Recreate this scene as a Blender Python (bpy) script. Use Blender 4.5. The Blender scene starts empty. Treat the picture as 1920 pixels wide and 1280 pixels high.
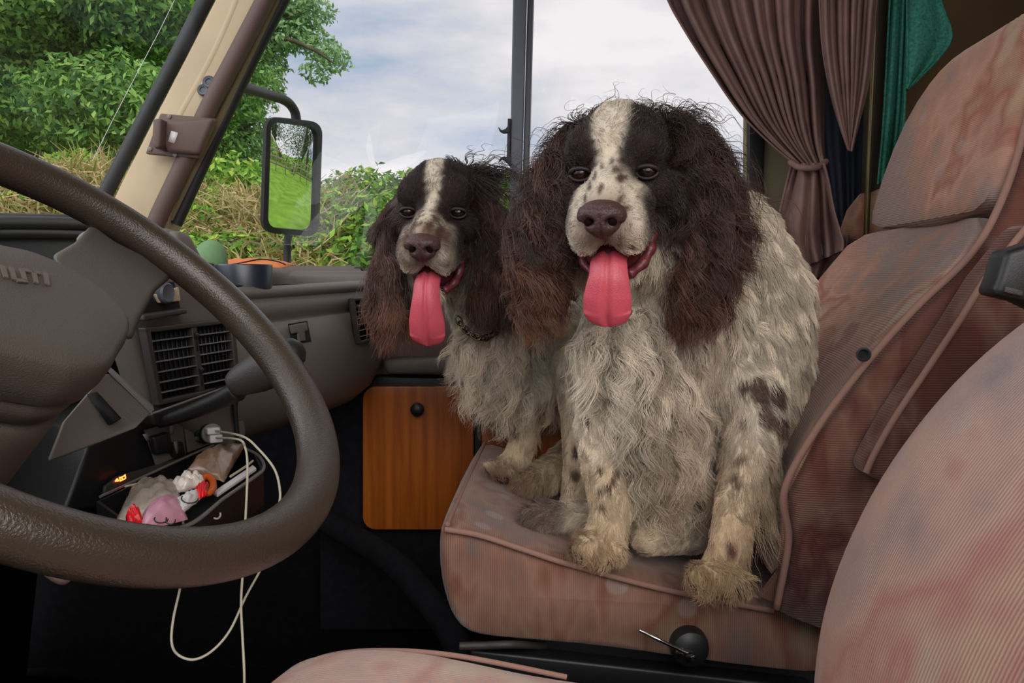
import bpy, bmesh, math, random
import numpy as np
from mathutils import Vector, Matrix
random.seed(7); RNG = np.random.default_rng(11)
SC = bpy.context.scene
COL = SC.collection

# ---------------------------------------------------------------- camera
PITCH = math.radians(4.59); CAMZ = 1.0; FPX = 1495.0
cam = bpy.data.cameras.new('camera'); cam.lens = 36 * FPX / 1920; cam.sensor_width = 36
cam.clip_start = 0.02; cam.clip_end = 500
camo = bpy.data.objects.new('camera', cam); COL.objects.link(camo)
camo.location = (0, 0, CAMZ); camo.rotation_euler = (math.pi / 2 - PITCH, 0, 0)
SC.camera = camo
# ---------------------------------------------------------------- colour management
SC.view_settings.view_transform = 'Standard'; SC.view_settings.look = 'None'
SC.view_settings.gamma = 1.0; SC.view_settings.use_curve_mapping = False
SC.view_settings.exposure = 0.2
# ---------------------------------------------------------------- cloudy sky
W = bpy.data.worlds.new('world'); SC.world = W; W.use_nodes = True
nt = W.node_tree; N = nt.nodes; L = nt.links; N.clear()
tc = N.new('ShaderNodeTexCoord'); mp = N.new('ShaderNodeMapping')
mp.inputs['Scale'].default_value = (1.3, 1.3, 4.2); L.new(tc.outputs['Generated'], mp.inputs['Vector'])
mp.inputs['Location'].default_value = (0.35, 0.1, 0.4)
n1 = N.new('ShaderNodeTexNoise'); n1.inputs['Scale'].default_value = 1.9; n1.inputs['Detail'].default_value = 7; n1.inputs['Roughness'].default_value = .55
L.new(mp.outputs[0], n1.inputs['Vector'])
r1 = N.new('ShaderNodeValToRGB'); e = r1.color_ramp.elements
e[0].position = .33; e[0].color = (.34, .41, .54, 1); e[1].position = .60; e[1].color = (.80, .75, .77, 1)
k = e.new(.42); k.color = (.52, .53, .61, 1); k = e.new(.50); k.color = (.66, .63, .67, 1)
L.new(n1.outputs['Fac'], r1.inputs['Fac'])
bg = N.new('ShaderNodeBackground'); bg.inputs['Strength'].default_value = 1.08
L.new(r1.outputs['Color'], bg.inputs['Color'])
wo = N.new('ShaderNodeOutputWorld'); L.new(bg.outputs[0], wo.inputs['Surface'])
# ---------------------------------------------------------------- soft overcast sun and daylight through the driver's window
sun = bpy.data.lights.new('overcast_sun', 'SUN'); sun.energy = 2.1; sun.angle = math.radians(50); sun.color = (1.0, .97, .92)
so = bpy.data.objects.new('overcast_sun', sun); COL.objects.link(so)
so.rotation_euler = Vector((-.25, .80, -.62)).to_track_quat('-Z', 'Y').to_euler()
def area(name, loc, aim, sx, sy, en, col=(1, .97, .93)):
    l = bpy.data.lights.new(name, 'AREA'); l.shape = 'RECTANGLE'; l.size = sx; l.size_y = sy; l.energy = en; l.color = col
    o = bpy.data.objects.new(name, l); COL.objects.link(o); o.location = loc
    o.rotation_euler = (Vector(aim) - Vector(loc)).to_track_quat('-Z', 'Y').to_euler(); return o
area('driver_window_daylight', (0.05, -.55, 1.35), (0.25, 1.2, .85), 1.0, .7, 2.8)
area('windscreen_daylight', (-1.35, .7, 1.75), (0.2, 1.0, .8), 1.4, .8, 8, (.95, .97, 1))
SC.cycles.use_denoising = True; SC.cycles.use_adaptive_sampling = True; SC.cycles.adaptive_threshold = .03
SC.cycles.max_bounces = 6; SC.cycles.transparent_max_bounces = 12
SC.cycles.sample_clamp_indirect = 4

# ================================================================ helpers
CP, SP = math.cos(PITCH), math.sin(PITCH)
def ray(px, py):
    a = (px - 960) / FPX; b = -(py - 640) / FPX
    return Vector((a, CP + b * SP, -SP + b * CP))
CAM = Vector((0, 0, CAMZ))
def P(px, py, Y):
    d = ray(px, py); return CAM + d * (Y / d.y)
def PZ(px, py, z):
    d = ray(px, py); return CAM + d * ((z - CAMZ) / d.z)
def PX(px, py, x):
    d = ray(px, py); return CAM + d * (x / d.x)
def PL(px, py, p0, n):
    d = ray(px, py); return CAM + d * ((Vector(p0) - CAM).dot(n) / d.dot(n))
def lin(c):
    return tuple(((x / 12.92) if x <= .04045 else ((x + .055) / 1.055) ** 2.4) for x in (v / 255 for v in c))

def mk(name, verts, faces, mat, parent=None, smooth=True, bevel=0, seg=3, sub=0, sharp=None):
    me = bpy.data.meshes.new(name); me.from_pydata([tuple(v) for v in verts], [], faces); me.update()
    bm = bmesh.new(); bm.from_mesh(me); bmesh.ops.recalc_face_normals(bm, faces=bm.faces); bm.to_mesh(me); bm.free()
    return fin(name, me, mat, parent, smooth, bevel, seg, sub, sharp)
def fin(name, me, mat, parent=None, smooth=True, bevel=0, seg=3, sub=0, sharp=None):
    o = bpy.data.objects.new(name, me); COL.objects.link(o)
    if mat: me.materials.append(mat)
    if smooth and len(me.polygons): me.polygons.foreach_set('use_smooth', [True] * len(me.polygons))
    if smooth and (bevel or sharp):
        try: me.set_sharp_from_angle(angle=math.radians(sharp or 35))
        except Exception: pass
    if bevel:
        m = o.modifiers.new('bevel', 'BEVEL'); m.width = bevel; m.segments = seg; m.limit_method = 'ANGLE'; m.angle_limit = math.radians(30)
        m.harden_normals = False
        if smooth: me.attributes.remove(me.attributes['sharp_edge']) if 'sharp_edge' in me.attributes else None
    if sub:
        m = o.modifiers.new('sub', 'SUBSURF'); m.levels = sub; m.render_levels = sub
    if parent: adopt(o, parent)
    return o
def adopt(o, parent):
    o.parent = parent
    t = Vector((0, 0, 0)); p = parent
    while p: t += p.location; p = p.parent
    o.location = o.location - t
def tag(o, label=None, cat=None, group=None, kind=None):
    if label: o['label'] = label
    if cat: o['category'] = cat
    if group: o['group'] = group
    if kind: o['kind'] = kind
    return o
def thing(name, loc, label, cat, group=None):
    o = bpy.data.objects.new(name, None); COL.objects.link(o); o.location = loc; o.empty_display_size = .05
    return tag(o, label, cat, group)
def struct(o): o['kind'] = 'structure'; return o

def prism(pts, vec):
    pts = [Vector(p) for p in pts]; vec = Vector(vec); n = len(pts)
    v = pts + [p + vec for p in pts]
    f = [list(range(n)), list(range(2 * n - 1, n - 1, -1))] + [[i, (i + 1) % n, n + (i + 1) % n, n + i] for i in range(n)]
    return v, f
def plate(name, pts, vec, mat, parent=None, bevel=.004, seg=3, smooth=True):
    v, f = prism(pts, vec); return mk(name, v, f, mat, parent, smooth, bevel, seg)
def box(name, c, s, mat, parent=None, rot=None, bevel=.004, seg=3):
    R = rot if rot is not None else Matrix.Identity(3)
    v = [Vector(c) + R @ Vector((x * s[0] / 2, y * s[1] / 2, z * s[2] / 2)) for z in (-1, 1) for x, y in ((-1, -1), (1, -1), (1, 1), (-1, 1))]
    f = [[0, 1, 2, 3], [7, 6, 5, 4], [0, 1, 5, 4], [1, 2, 6, 5], [2, 3, 7, 6], [3, 0, 4, 7]]
    return mk(name, v, f, mat, parent, True, bevel, seg)
def smoothpath(pts, n=8, closed=False):
    pts = [Vector(p) for p in pts]; out = []; m = len(pts)
    rng = range(m if closed else m - 1)
    for i in rng:
        if closed: a, b, c, d = pts[i - 1], pts[i], pts[(i + 1) % m], pts[(i + 2) % m]
        else: a, b, c, d = pts[max(i - 1, 0)], pts[i], pts[i + 1], pts[min(i + 2, m - 1)]
        for k in range(n):
            t = k / n
            out.append(.5 * ((2 * b) + (c - a) * t + (2 * a - 5 * b + 4 * c - d) * t * t + (3 * b - a - 3 * c + d) * t ** 3))
    if not closed: out.append(pts[-1])
    return out
def tubev(path, rad, res=10, closed=False, flat=None):
    n = len(path); V = []; F = []
    nrm = None
    for i, p in enumerate(path):
        a = path[i - 1] if (i or closed) else path[0]; b = path[(i + 1) % n] if (i < n - 1 or closed) else path[-1]
        t = (b - a).normalized()
        if nrm is None: nrm = t.cross(Vector((.13, .31, 1))).normalized()
        nrm = (nrm - t * nrm.dot(t)).normalized(); bn = t.cross(nrm)
        r = rad(i / max(n - 1, 1)) if callable(rad) else rad
        for k in range(res):
            an = 2 * math.pi * k / res; V.append(p + r * (math.cos(an) * nrm + math.sin(an) * bn))
    for i in range(n if closed else n - 1):
        j = (i + 1) % n
        for k in range(res): F.append([i * res + k, i * res + (k + 1) % res, j * res + (k + 1) % res, j * res + k])
    if not closed: F.append(list(range(res))[::-1]); F.append([(n - 1) * res + k for k in range(res)])
    return V, F
def tube(name, pts, rad, mat, parent=None, res=10, n=8, closed=False):
    V, F = tubev(smoothpath(pts, n, closed), rad, res, closed); return mk(name, V, F, mat, parent, sharp=60)
def lathev(c, axis, prof, res=24):
    axis = Vector(axis).normalized(); u = axis.cross(Vector((.2, 1, .3))).normalized(); w = axis.cross(u); V = []; F = []
    for h, r in prof:
        for k in range(res):
            an = 2 * math.pi * k / res; V.append(Vector(c) + axis * h + r * (math.cos(an) * u + math.sin(an) * w))
    for i in range(len(prof) - 1):
        for k in range(res): F.append([i * res + k, i * res + (k + 1) % res, (i + 1) * res + (k + 1) % res, (i + 1) * res + k])
    F.append(list(range(res))[::-1]); F.append([(len(prof) - 1) * res + k for k in range(res)])
    return V, F
def lathe(name, c, axis, prof, mat, parent=None, res=24):
    V, F = lathev(c, axis, prof, res); return mk(name, V, F, mat, parent, sharp=40)
def loft(name, rings, mat, parent=None, closed_ring=True, cap=True, **kw):
    m = len(rings[0]); V = [p for r in rings for p in r]; F = []
    for i in range(len(rings) - 1):
        for k in range(m if closed_ring else m - 1): F.append([i * m + k, i * m + (k + 1) % m, (i + 1) * m + (k + 1) % m, (i + 1) * m + k])
    if cap and closed_ring: F.append(list(range(m))[::-1]); F.append([(len(rings) - 1) * m + k for k in range(m)])
    return mk(name, V, F, mat, parent, **kw)
def grid(name, rows, mat, parent=None, thick=0, **kw):
    n = len(rows[0]); V = [p for r in rows for p in r]
    F = [[i * n + k, i * n + k + 1, (i + 1) * n + k + 1, (i + 1) * n + k] for i in range(len(rows) - 1) for k in range(n - 1)]
    o = mk(name, V, F, mat, parent, **kw)
    if thick: m = o.modifiers.new('solid', 'SOLIDIFY'); m.thickness = thick; m.offset = 0
    return o
def merge(parts):
    V = []; F = []
    for v, f in parts:
        b = len(V); V += list(v); F += [[i + b for i in q] for q in f]
    return V, F

# ================================================================ materials
def mat(name, col, rough=.6, metal=0, bump=0, bscale=200, var=0, vscale=8, spec=.5, coat=0, trans=0, emit=None):
    m = bpy.data.materials.new(name); m.use_nodes = True; n = m.node_tree.nodes; l = m.node_tree.links
    b = n['Principled BSDF']; b.inputs['Base Color'].default_value = (*col, 1); b.inputs['Roughness'].default_value = rough
    b.inputs['Metallic'].default_value = metal; b.inputs['Specular IOR Level'].default_value = spec
    if coat: b.inputs['Coat Weight'].default_value = coat
    if trans: b.inputs['Transmission Weight'].default_value = trans
    t = n.new('ShaderNodeTexCoord')
    if bump:
        x = n.new('ShaderNodeTexNoise'); x.inputs['Scale'].default_value = bscale; x.inputs['Detail'].default_value = 3; l.new(t.outputs['Object'], x.inputs['Vector'])
        u = n.new('ShaderNodeBump'); u.inputs['Strength'].default_value = bump; u.inputs['Distance'].default_value = .001
        l.new(x.outputs['Fac'], u.inputs['Height']); l.new(u.outputs[0], b.inputs['Normal'])
    if var:
        x = n.new('ShaderNodeTexNoise'); x.inputs['Scale'].default_value = vscale; x.inputs['Detail'].default_value = 4; l.new(t.outputs['Object'], x.inputs['Vector'])
        r = n.new('ShaderNodeMixRGB'); r.blend_type = 'MULTIPLY'; r.inputs['Fac'].default_value = 1
        q = n.new('ShaderNodeMapRange'); q.inputs['From Min'].default_value = .3; q.inputs['From Max'].default_value = .7
        q.inputs['To Min'].default_value = 1 - var; q.inputs['To Max'].default_value = 1 + var; l.new(x.outputs['Fac'], q.inputs['Value'])
        r.inputs['Color1'].default_value = (*col, 1); l.new(q.outputs[0], r.inputs['Color2']); l.new(r.outputs[0], b.inputs['Base Color'])
    if emit: b.inputs['Emission Color'].default_value = (*emit[0], 1); b.inputs['Emission Strength'].default_value = emit[1]
    return m
def upholstery(name, ribaxis, pale=0, ribs=2400, seed=0, mul=1):
    m = bpy.data.materials.new(name); m.use_nodes = True; n = m.node_tree.nodes; l = m.node_tree.links; b = n['Principled BSDF']
    b.inputs['Roughness'].default_value = .9; b.inputs['Specular IOR Level'].default_value = .15
    b.inputs['Sheen Weight'].default_value = .25; b.inputs['Sheen Roughness'].default_value = .4
    t = n.new('ShaderNodeTexCoord'); mp = n.new('ShaderNodeMapping'); mp.inputs['Location'].default_value = (seed, seed * .7, seed * .3); l.new(t.outputs['Object'], mp.inputs['Vector'])
    a = n.new('ShaderNodeTexNoise'); a.inputs['Scale'].default_value = 7 if not pale else 6; a.inputs['Detail'].default_value = 5; a.inputs['Roughness'].default_value = .6; a.inputs['Distortion'].default_value = .8
    mp2 = n.new('ShaderNodeMapping'); mp2.inputs['Scale'].default_value = (1.6, 1, .75); l.new(mp.outputs[0], mp2.inputs['Vector']); l.new(mp2.outputs[0], a.inputs['Vector'])
    r = n.new('ShaderNodeValToRGB'); e = r.color_ramp.elements
    if pale == 1: cs = [(.34, (134, 120, 120)), (.43, (172, 140, 130)), (.5, (184, 148, 134)), (.57, (174, 122, 112)), (.66, (186, 156, 134))]
    elif pale == 2: cs = [(.32, (112, 74, 64)), (.43, (104, 62, 54)), (.50, (124, 92, 80)), (.57, (94, 50, 46)), (.66, (138, 108, 92))]
    else: cs = [(.36, (138, 116, 108)), (.44, (160, 118, 100)), (.50, (170, 130, 110)), (.56, (148, 96, 78)), (.64, (166, 138, 114))]
    cs = [(q_, tuple(v * mul for v in c_)) for q_, c_ in cs]
    a.inputs['Distortion'].default_value = .15; a.inputs['Detail'].default_value = 3; a.inputs['Scale'].default_value = 5.5 if pale != 1 else 4.5
    e[0].position = cs[0][0]; e[0].color = (*lin(cs[0][1]), 1); e[1].position = cs[-1][0]; e[1].color = (*lin(cs[-1][1]), 1)
    for q in cs[1:-1]: k = e.new(q[0]); k.color = (*lin(q[1]), 1)
    l.new(a.outputs['Fac'], r.inputs['Fac'])
    v = n.new('ShaderNodeTexVoronoi'); v.inputs['Scale'].default_value = 14; l.new(mp.outputs[0], v.inputs['Vector'])
    vr = n.new('ShaderNodeValToRGB'); vr.color_ramp.elements[0].position = .16; vr.color_ramp.elements[0].color = (1, 1, 1, 1); vr.color_ramp.elements[1].position = .22; vr.color_ramp.elements[1].color = (0, 0, 0, 1)
    l.new(v.outputs['Distance'], vr.inputs['Fac'])
    mx = n.new('ShaderNodeMixRGB'); mx.inputs['Color2'].default_value = (*(lin((170, 160, 158)) if pale != 2 else lin((84, 32, 34))), 1)
    ml = n.new('ShaderNodeMath'); ml.operation = 'MULTIPLY'; ml.inputs[1].default_value = .35 if pale != 1 else .2; l.new(vr.outputs[0], ml.inputs[0]); l.new(ml.outputs[0], mx.inputs['Fac']); l.new(r.outputs[0], mx.inputs['Color1'])
    w = n.new('ShaderNodeTexWave'); w.bands_direction = ribaxis; w.inputs['Scale'].default_value = ribs / 20; w.inputs['Distortion'].default_value = .6; w.inputs['Detail'].default_value = 1; w.inputs['Detail Scale'].default_value = 2
    l.new(t.outputs['Object'], w.inputs['Vector'])
    q = n.new('ShaderNodeMapRange'); q.inputs['To Min'].default_value = .86; q.inputs['To Max'].default_value = 1.05; l.new(w.outputs['Fac'], q.inputs['Value'])
    m2 = n.new('ShaderNodeMixRGB'); m2.blend_type = 'MULTIPLY'; m2.inputs['Fac'].default_value = 1; l.new(mx.outputs[0], m2.inputs['Color1']); l.new(q.outputs[0], m2.inputs['Color2'])
    l.new(m2.outputs[0], b.inputs['Base Color'])
    u = n.new('ShaderNodeBump'); u.inputs['Strength'].default_value = .5; u.inputs['Distance'].default_value = .0012; l.new(w.outputs['Fac'], u.inputs['Height']); l.new(u.outputs[0], b.inputs['Normal'])
    return m
def wood(name, col, col2):
    m = bpy.data.materials.new(name); m.use_nodes = True; n = m.node_tree.nodes; l = m.node_tree.links; b = n['Principled BSDF']
    t = n.new('ShaderNodeTexCoord'); mp = n.new('ShaderNodeMapping'); mp.inputs['Scale'].default_value = (60, 60, 3); l.new(t.outputs['Object'], mp.inputs['Vector'])
    a = n.new('ShaderNodeTexNoise'); a.inputs['Scale'].default_value = 1.2; a.inputs['Detail'].default_value = 5; l.new(mp.outputs[0], a.inputs['Vector'])
    r = n.new('ShaderNodeValToRGB'); r.color_ramp.elements[0].position = .35; r.color_ramp.elements[0].color = (*col2, 1); r.color_ramp.elements[1].position = .62; r.color_ramp.elements[1].color = (*col, 1)
    l.new(a.outputs['Fac'], r.inputs['Fac']); l.new(r.outputs[0], b.inputs['Base Color']); b.inputs['Roughness'].default_value = .42
    return m
def attrmat(name, rough=.6, trans=0, spec=.3, tint=1):
    m = bpy.data.materials.new(name); m.use_nodes = True; n = m.node_tree.nodes; l = m.node_tree.links; b = n['Principled BSDF']
    a = n.new('ShaderNodeAttribute'); a.attribute_name = 'Col'; l.new(a.outputs['Color'], b.inputs['Base Color'])
    b.inputs['Roughness'].default_value = rough; b.inputs['Specular IOR Level'].default_value = spec
    if trans:
        tr = n.new('ShaderNodeBsdfTranslucent'); l.new(a.outputs['Color'], tr.inputs['Color']); mx = n.new('ShaderNodeMixShader'); mx.inputs[0].default_value = trans
        l.new(b.outputs[0], mx.inputs[1]); l.new(tr.outputs[0], mx.inputs[2]); l.new(mx.outputs[0], n['Material Output'].inputs['Surface'])
    return m
def glassmat(name, tint=(.97, .985, .98), rfl=.02):
    m = bpy.data.materials.new(name); m.use_nodes = True; n = m.node_tree.nodes; l = m.node_tree.links; n.remove(n['Principled BSDF'])
    a = n.new('ShaderNodeBsdfTransparent'); a.inputs['Color'].default_value = (*tint, 1); g = n.new('ShaderNodeBsdfGlossy'); g.inputs['Roughness'].default_value = .02
    x = n.new('ShaderNodeMixShader'); x.inputs[0].default_value = rfl; l.new(a.outputs[0], x.inputs[1]); l.new(g.outputs[0], x.inputs[2]); l.new(x.outputs[0], n['Material Output'].inputs['Surface'])
    return m
M = dict(
    dash=mat('dash_plastic', lin((104, 97, 90)), .5, bump=.5, bscale=900, spec=.5),
    dashd=mat('dark_plastic', lin((58, 54, 52)), .5, bump=.4, bscale=900),
    black=mat('black_plastic', lin((26, 26, 28)), .45, bump=.2, bscale=700),
    pit=mat('black_matt', lin((14, 14, 15)), .8),
    slat=mat('vent_slat_plastic', lin((116, 112, 108)), .5),
    wheel=mat('wheel_leather', lin((58, 48, 38)), .29, bump=.55, bscale=700, var=.08, spec=.6),
    hub=mat('wheel_hub_plastic', lin((76, 68, 60)), .55, bump=.5, bscale=1000),
    beige=mat('beige_trim', lin((186, 166, 136)), .75, bump=.3, bscale=300, var=.07, vscale=10),
    brown=mat('brown_trim', lin((94, 74, 68)), .6, bump=.3, bscale=500),
    rubber=mat('rubber_seal', lin((30, 31, 34)), .55, bump=.2, bscale=600),
    carpet=mat('black_carpet', lin((30, 29, 33)), 1, bump=1, bscale=1500, var=.25, vscale=60, spec=.1),
    grey=mat('window_bar_aluminium', lin((92, 96, 104)), .5, metal=.3),
    chrome=mat('chrome', (.75, .75, .75), .18, metal=1),
    white=mat('white_plastic', lin((226, 220, 222)), .4),
    cable=mat('pale_cable', lin((188, 180, 160)), .5),
    wood=wood('orange_wood', lin((176, 94, 24)), lin((142, 68, 12))),
    wood2=wood('cherry_wood', lin((150, 66, 26)), lin((110, 42, 16))),
    curtain=mat('curtain_velour', lin((128, 102, 95)), .95, bump=.5, bscale=500, var=.12, vscale=30, spec=.1),
    darkcurtain=mat('dark_blind', lin((38, 44, 58)), .9, bump=.4, bscale=300),
    towel=mat('green_towel', lin((58, 118, 102)), 1, bump=1, bscale=260, var=.35, vscale=220, spec=.05),
    wall=mat('brown_wall_lining', lin((96, 74, 46)), .8, bump=.2, bscale=200),
    bronze=mat('bronze_trim', lin((92, 78, 46)), .35, metal=.4), darkwall=mat('dark_wall_trim', lin((52, 42, 30)), .6),
    olive=mat('olive_trim', lin((128, 116, 88)), .7, bump=.2, bscale=200),
    belt=mat('seat_belt_webbing', lin((36, 36, 40)), .7),
    up=upholstery('seat_velour_shaded', 'X', 0, mul=.84), up2=upholstery('seat_velour_side', 'Z', 2, seed=3), up3=upholstery('seat_velour_pale', 'Y', 1, ribs=1900, seed=5),  # first velour, for the cushion, is darkened to paint shade on its side
    up4=upholstery('seat_velour_lit', 'Z', 0, seed=9, mul=1.12), pipe=mat('seat_piping', lin((142, 108, 96)), .9),  # same velour palette brightened, painting more light onto the backrest
    glass=glassmat('window_glass'), tongue=None)
# ================================================================ OUTSIDE: ground, bank, hedge, trees, houses, field seen in the mirror
def meshnp(name, V, F, mt, parent=None, col=None, smooth=False):
    V = np.asarray(V, np.float32); F = np.asarray(F, np.int32); me = bpy.data.meshes.new(name)
    me.vertices.add(len(V)); me.vertices.foreach_set('co', V.ravel())
    k = F.shape[1]; me.loops.add(F.size); me.loops.foreach_set('vertex_index', F.ravel())
    me.polygons.add(len(F)); me.polygons.foreach_set('loop_start', np.arange(len(F), dtype=np.int32) * k)
    me.update(calc_edges=True)
    if col is not None:
        a = me.attributes.new('Col', 'FLOAT_COLOR', 'FACE'); a.data.foreach_set('color', np.concatenate([col, np.ones((len(col), 1))], 1).astype(np.float32).ravel())
    if smooth: me.polygons.foreach_set('use_smooth', [True] * len(F))
    me.validate(); me.materials.append(mt); o = bpy.data.objects.new(name, me); COL.objects.link(o)
    if parent: adopt(o, parent)
    return o
LEAF = attrmat('leaf', .55, .38, .35)
GRASSM = attrmat('grass_blade', .7, .25, .2)
def leafcloud(name, blobs, n, size, cols, parent=None, shell=.55, droop=.3):
    """leaves spread through ellipsoids: blobs = (centre, radii, weight)"""
    w = np.array([b[2] for b in blobs], float); w /= w.sum(); idx = RNG.choice(len(blobs), n, p=w)
    c = np.array([tuple(b[0]) for b in blobs])[idx]; r = np.array([b[1] for b in blobs], float)[idx]
    d = RNG.normal(size=(n, 3)); d /= np.linalg.norm(d, axis=1)[:, None]
    rad = shell + (1 - shell) * RNG.random(n) ** .6; lump = 1 + .18 * np.sin(d[:, 0] * 9 + idx) * np.cos(d[:, 2] * 8 + idx)
    p = c + d * r * (rad * lump)[:, None]
    nn = d + RNG.normal(size=(n, 3)) * .7 + np.array([0, 0, .55]); nn /= np.linalg.norm(nn, axis=1)[:, None]
    t = np.cross(nn, RNG.normal(size=(n, 3))); t[:, 2] -= droop; t -= nn * (t * nn).sum(1)[:, None]; t /= np.linalg.norm(t, axis=1)[:, None]; b = np.cross(nn, t)
    s = size * (.6 + .8 * RNG.random(n))[:, None]
    V = np.stack([p - t * s * .6, p + b * s * .25 + nn * s * .08, p + t * s * .6, p - b * s * .25 + nn * s * .08], 1).reshape(-1, 3)
    F = np.arange(n * 4).reshape(n, 4)
    cs = np.array([lin(x) for x in cols]); cc = cs[RNG.integers(0, len(cs), n)] * (.75 + .5 * RNG.random((n, 1)))
    return meshnp(name, V, F, LEAF, parent, cc)
def blob3(px, py, Y, rx, ry, rz, w=1): return (P(px, py, Y), (rx, ry, rz), w)

# ground
struct(plate('ground', [(-60, 1.75, -.8), (90, 1.75, -.8), (90, 90, -.8), (-60, 90, -.8)], (0, 0, -.2), mat('field_grass', lin((118, 156, 54)), .9, bump=1, bscale=30, var=.3, vscale=1.3, spec=.1), bevel=0, smooth=False))
# bank behind the lane
def bankz(x, y):
    t = min(max((y - 3.2) / 3.1, 0), 1); t = t * t * (3 - 2 * t)
    return -.8 + (2.38 + .12 * math.sin(x * 1.3) + .07 * math.sin(x * 3.7 + 1)) * t
rows = [[Vector((x * .35 - 9, 3.2 + y * .22, bankz(x * .35 - 9, 3.2 + y * .22))) for x in range(34)] for y in range(30)]
bank = grid('earth_bank', rows, mat('bank_soil', lin((120, 112, 66)), 1, bump=1, bscale=12, var=.35, vscale=4), smooth=True)
tag(bank, 'long earth bank across the lane, seen below the trees', 'bank', kind='structure')
def grassbank(name, xs, ys, n, cols, ln):
    x = xs[0] + (xs[1] - xs[0]) * RNG.random(n); y = ys[0] + (ys[1] - ys[0]) * RNG.random(n)
    z = np.array([bankz(a, b) for a, b in zip(x, y)]); p = np.stack([x, y, z - .02], 1)
    h = RNG.normal(size=(n, 3)) * .75; h[:, 2] = np.abs(h[:, 2]) * .6 + .25; h /= np.linalg.norm(h, axis=1)[:, None]; s = ln * (.5 + RNG.random((n, 1)))
    side = np.cross(h, RNG.normal(size=(n, 3))); side /= np.linalg.norm(side, axis=1)[:, None]; side *= .008
    mid = p + h * s * .55; bend = np.array([0, 0, -1]) * s * .25 + side * 20 * RNG.normal(size=(n, 1)) * .5; tip = p + h * s + bend
    V = np.stack([p - side, p + side, mid + side * .8, mid - side * .8, tip + side * .3, tip - side * .3], 1).reshape(-1, 3)
    b = np.arange(n)[:, None] * 6; F = np.concatenate([b + [0, 1, 2, 3], b + [3, 2, 4, 5]])
    cs = np.array([lin(c) for c in cols]); cc = cs[RNG.integers(0, len(cs), n)] * (.7 + .5 * RNG.random((n, 1)))
    return meshnp(name, V, F, GRASSM, None, np.concatenate([cc, cc]))
o = grassbank('dry_grass', (-6.2, -1.2), (3.9, 6.9), 40000, [(196, 178, 130), (214, 196, 150), (170, 150, 104), (150, 160, 80)], .30)
tag(o, 'tangled straw-coloured dry grass covering the bank below the trees', 'grass', kind='stuff')
gb = []
for (px, py, Y, r) in [(350, 350, 6.9, .28), (372, 420, 5.9, .22), (420, 340, 7.0, .3), (470, 352, 6.9, .3), (520, 360, 6.9, .28), (430, 470, 5.5, .2), (560, 470, 5.6, .22), (350, 475, 5.4, .2), (140, 318, 6.6, .2), (175, 330, 6.6, .2), (60, 385, 5.8, .2), (20, 362, 6.3, .25), (395, 385, 6.3, .17)]:
    gb.append(blob3(px, py, Y, r * 1.3, r, r * .75))
o = leafcloud('bank_weeds', gb, 9000, .06, [(120, 168, 60), (150, 196, 76), (96, 150, 52), (186, 206, 90)])
tag(o, 'low green weeds and nettles growing through the dry grass of the bank', 'weeds', kind='stuff')
# hedge to the right of the mirror
hb = []
for i in range(26):
    px = 600 + i * 34; hb.append(blob3(px, 382 + 10 * math.sin(i * 1.7) + (0 if i > 1 else 15), 6.6, .34, .4, .26)); hb.append(blob3(px + 12, 430, 6.0, .34, .4, .3)); hb.append(blob3(px, 490, 5.7, .36, .4, .34))
o = leafcloud('hedge', hb, 60000, .056, [(104, 152, 54), (132, 184, 60), (84, 128, 50), (168, 196, 76), (70, 112, 44)], shell=.35)
tag(o, 'leafy green hedge beyond the mirror, running on behind the small dog', 'hedge', kind='stuff')

barkm = mat('bark', lin((84, 78, 62)), .9, bump=1, bscale=20, var=.3, vscale=5)
def tree(name, label, trunk, branches, blobs, n, size, cols, group=None):
    t = thing(name, trunk[0], label, 'tree', group)
    tube('trunk', trunk, lambda s: .26 * (1 - .6 * s) * (size / .1), barkm, t, 12, 6)
    for b in branches: tube('branch', b[0], (lambda r: (lambda s: r * (1 - .75 * s)))(b[1]), barkm, t, 8, 6)
    leafcloud('foliage', blobs, n, size, cols, t)
    return t
G1 = [(140, 184, 92), (116, 164, 80), (92, 140, 70), (164, 204, 110), (74, 116, 62)]
bl = []
for i in range(46):
    px = random.uniform(-60, 372); py = random.uniform(-60, 285); Y = random.uniform(8.3, 10.5)
    if px > 385 - py * .35: continue
    bl.append(blob3(px, py, Y, random.uniform(.55, 1.0), .6, random.uniform(.28, .42)))
for i in range(34): bl.append(blob3(random.uniform(-160, 372), random.uniform(-120, 300), random.uniform(10.8, 12.5), 1.2, .8, .75, 1.6))
A = lambda px, py, Y: P(px, py, Y)
tree('tree', 'big dense green tree filling the windscreen beyond the steering wheel', [Vector((-4.8, 11, -.5)), A(170, 300, 11), A(190, 60, 11), A(200, -160, 11)],
     [([A(180, 200, 11), A(90, 120, 10.2), A(20, 60, 9.6)], .1), ([A(185, 120, 11), A(270, 60, 10), A(330, 20, 9.6)], .09), ([A(175, 260, 11), A(110, 210, 10), A(50, 180, 9.5)], .08)],
     bl, 190000, .078, G1)
G2 = [(156, 190, 132), (128, 168, 108), (172, 202, 146), (104, 146, 92)]  # leaf greens lightened to paint the pale haze over this tree
sp = [(470, 30, .5), (520, 70, .45), (560, 30, .4), (600, 90, .35), (622, 110, .3), (590, 140, .22), (560, 60, .4), (450, 110, .7), (480, 160, .45), (430, 200, .7), (470, 235, .35), (430, 290, .8), (405, 160, .7), (410, 60, .9), (460, 80, .6), (400, 320, .7), (445, 320, .4), (540, 0, .5), (600, 20, .25), (385, 250, .8), (505, 120, .3), (430, -20, .9), (520, 20, .4), (440, 150, .6), (455, 270, .4)]
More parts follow.
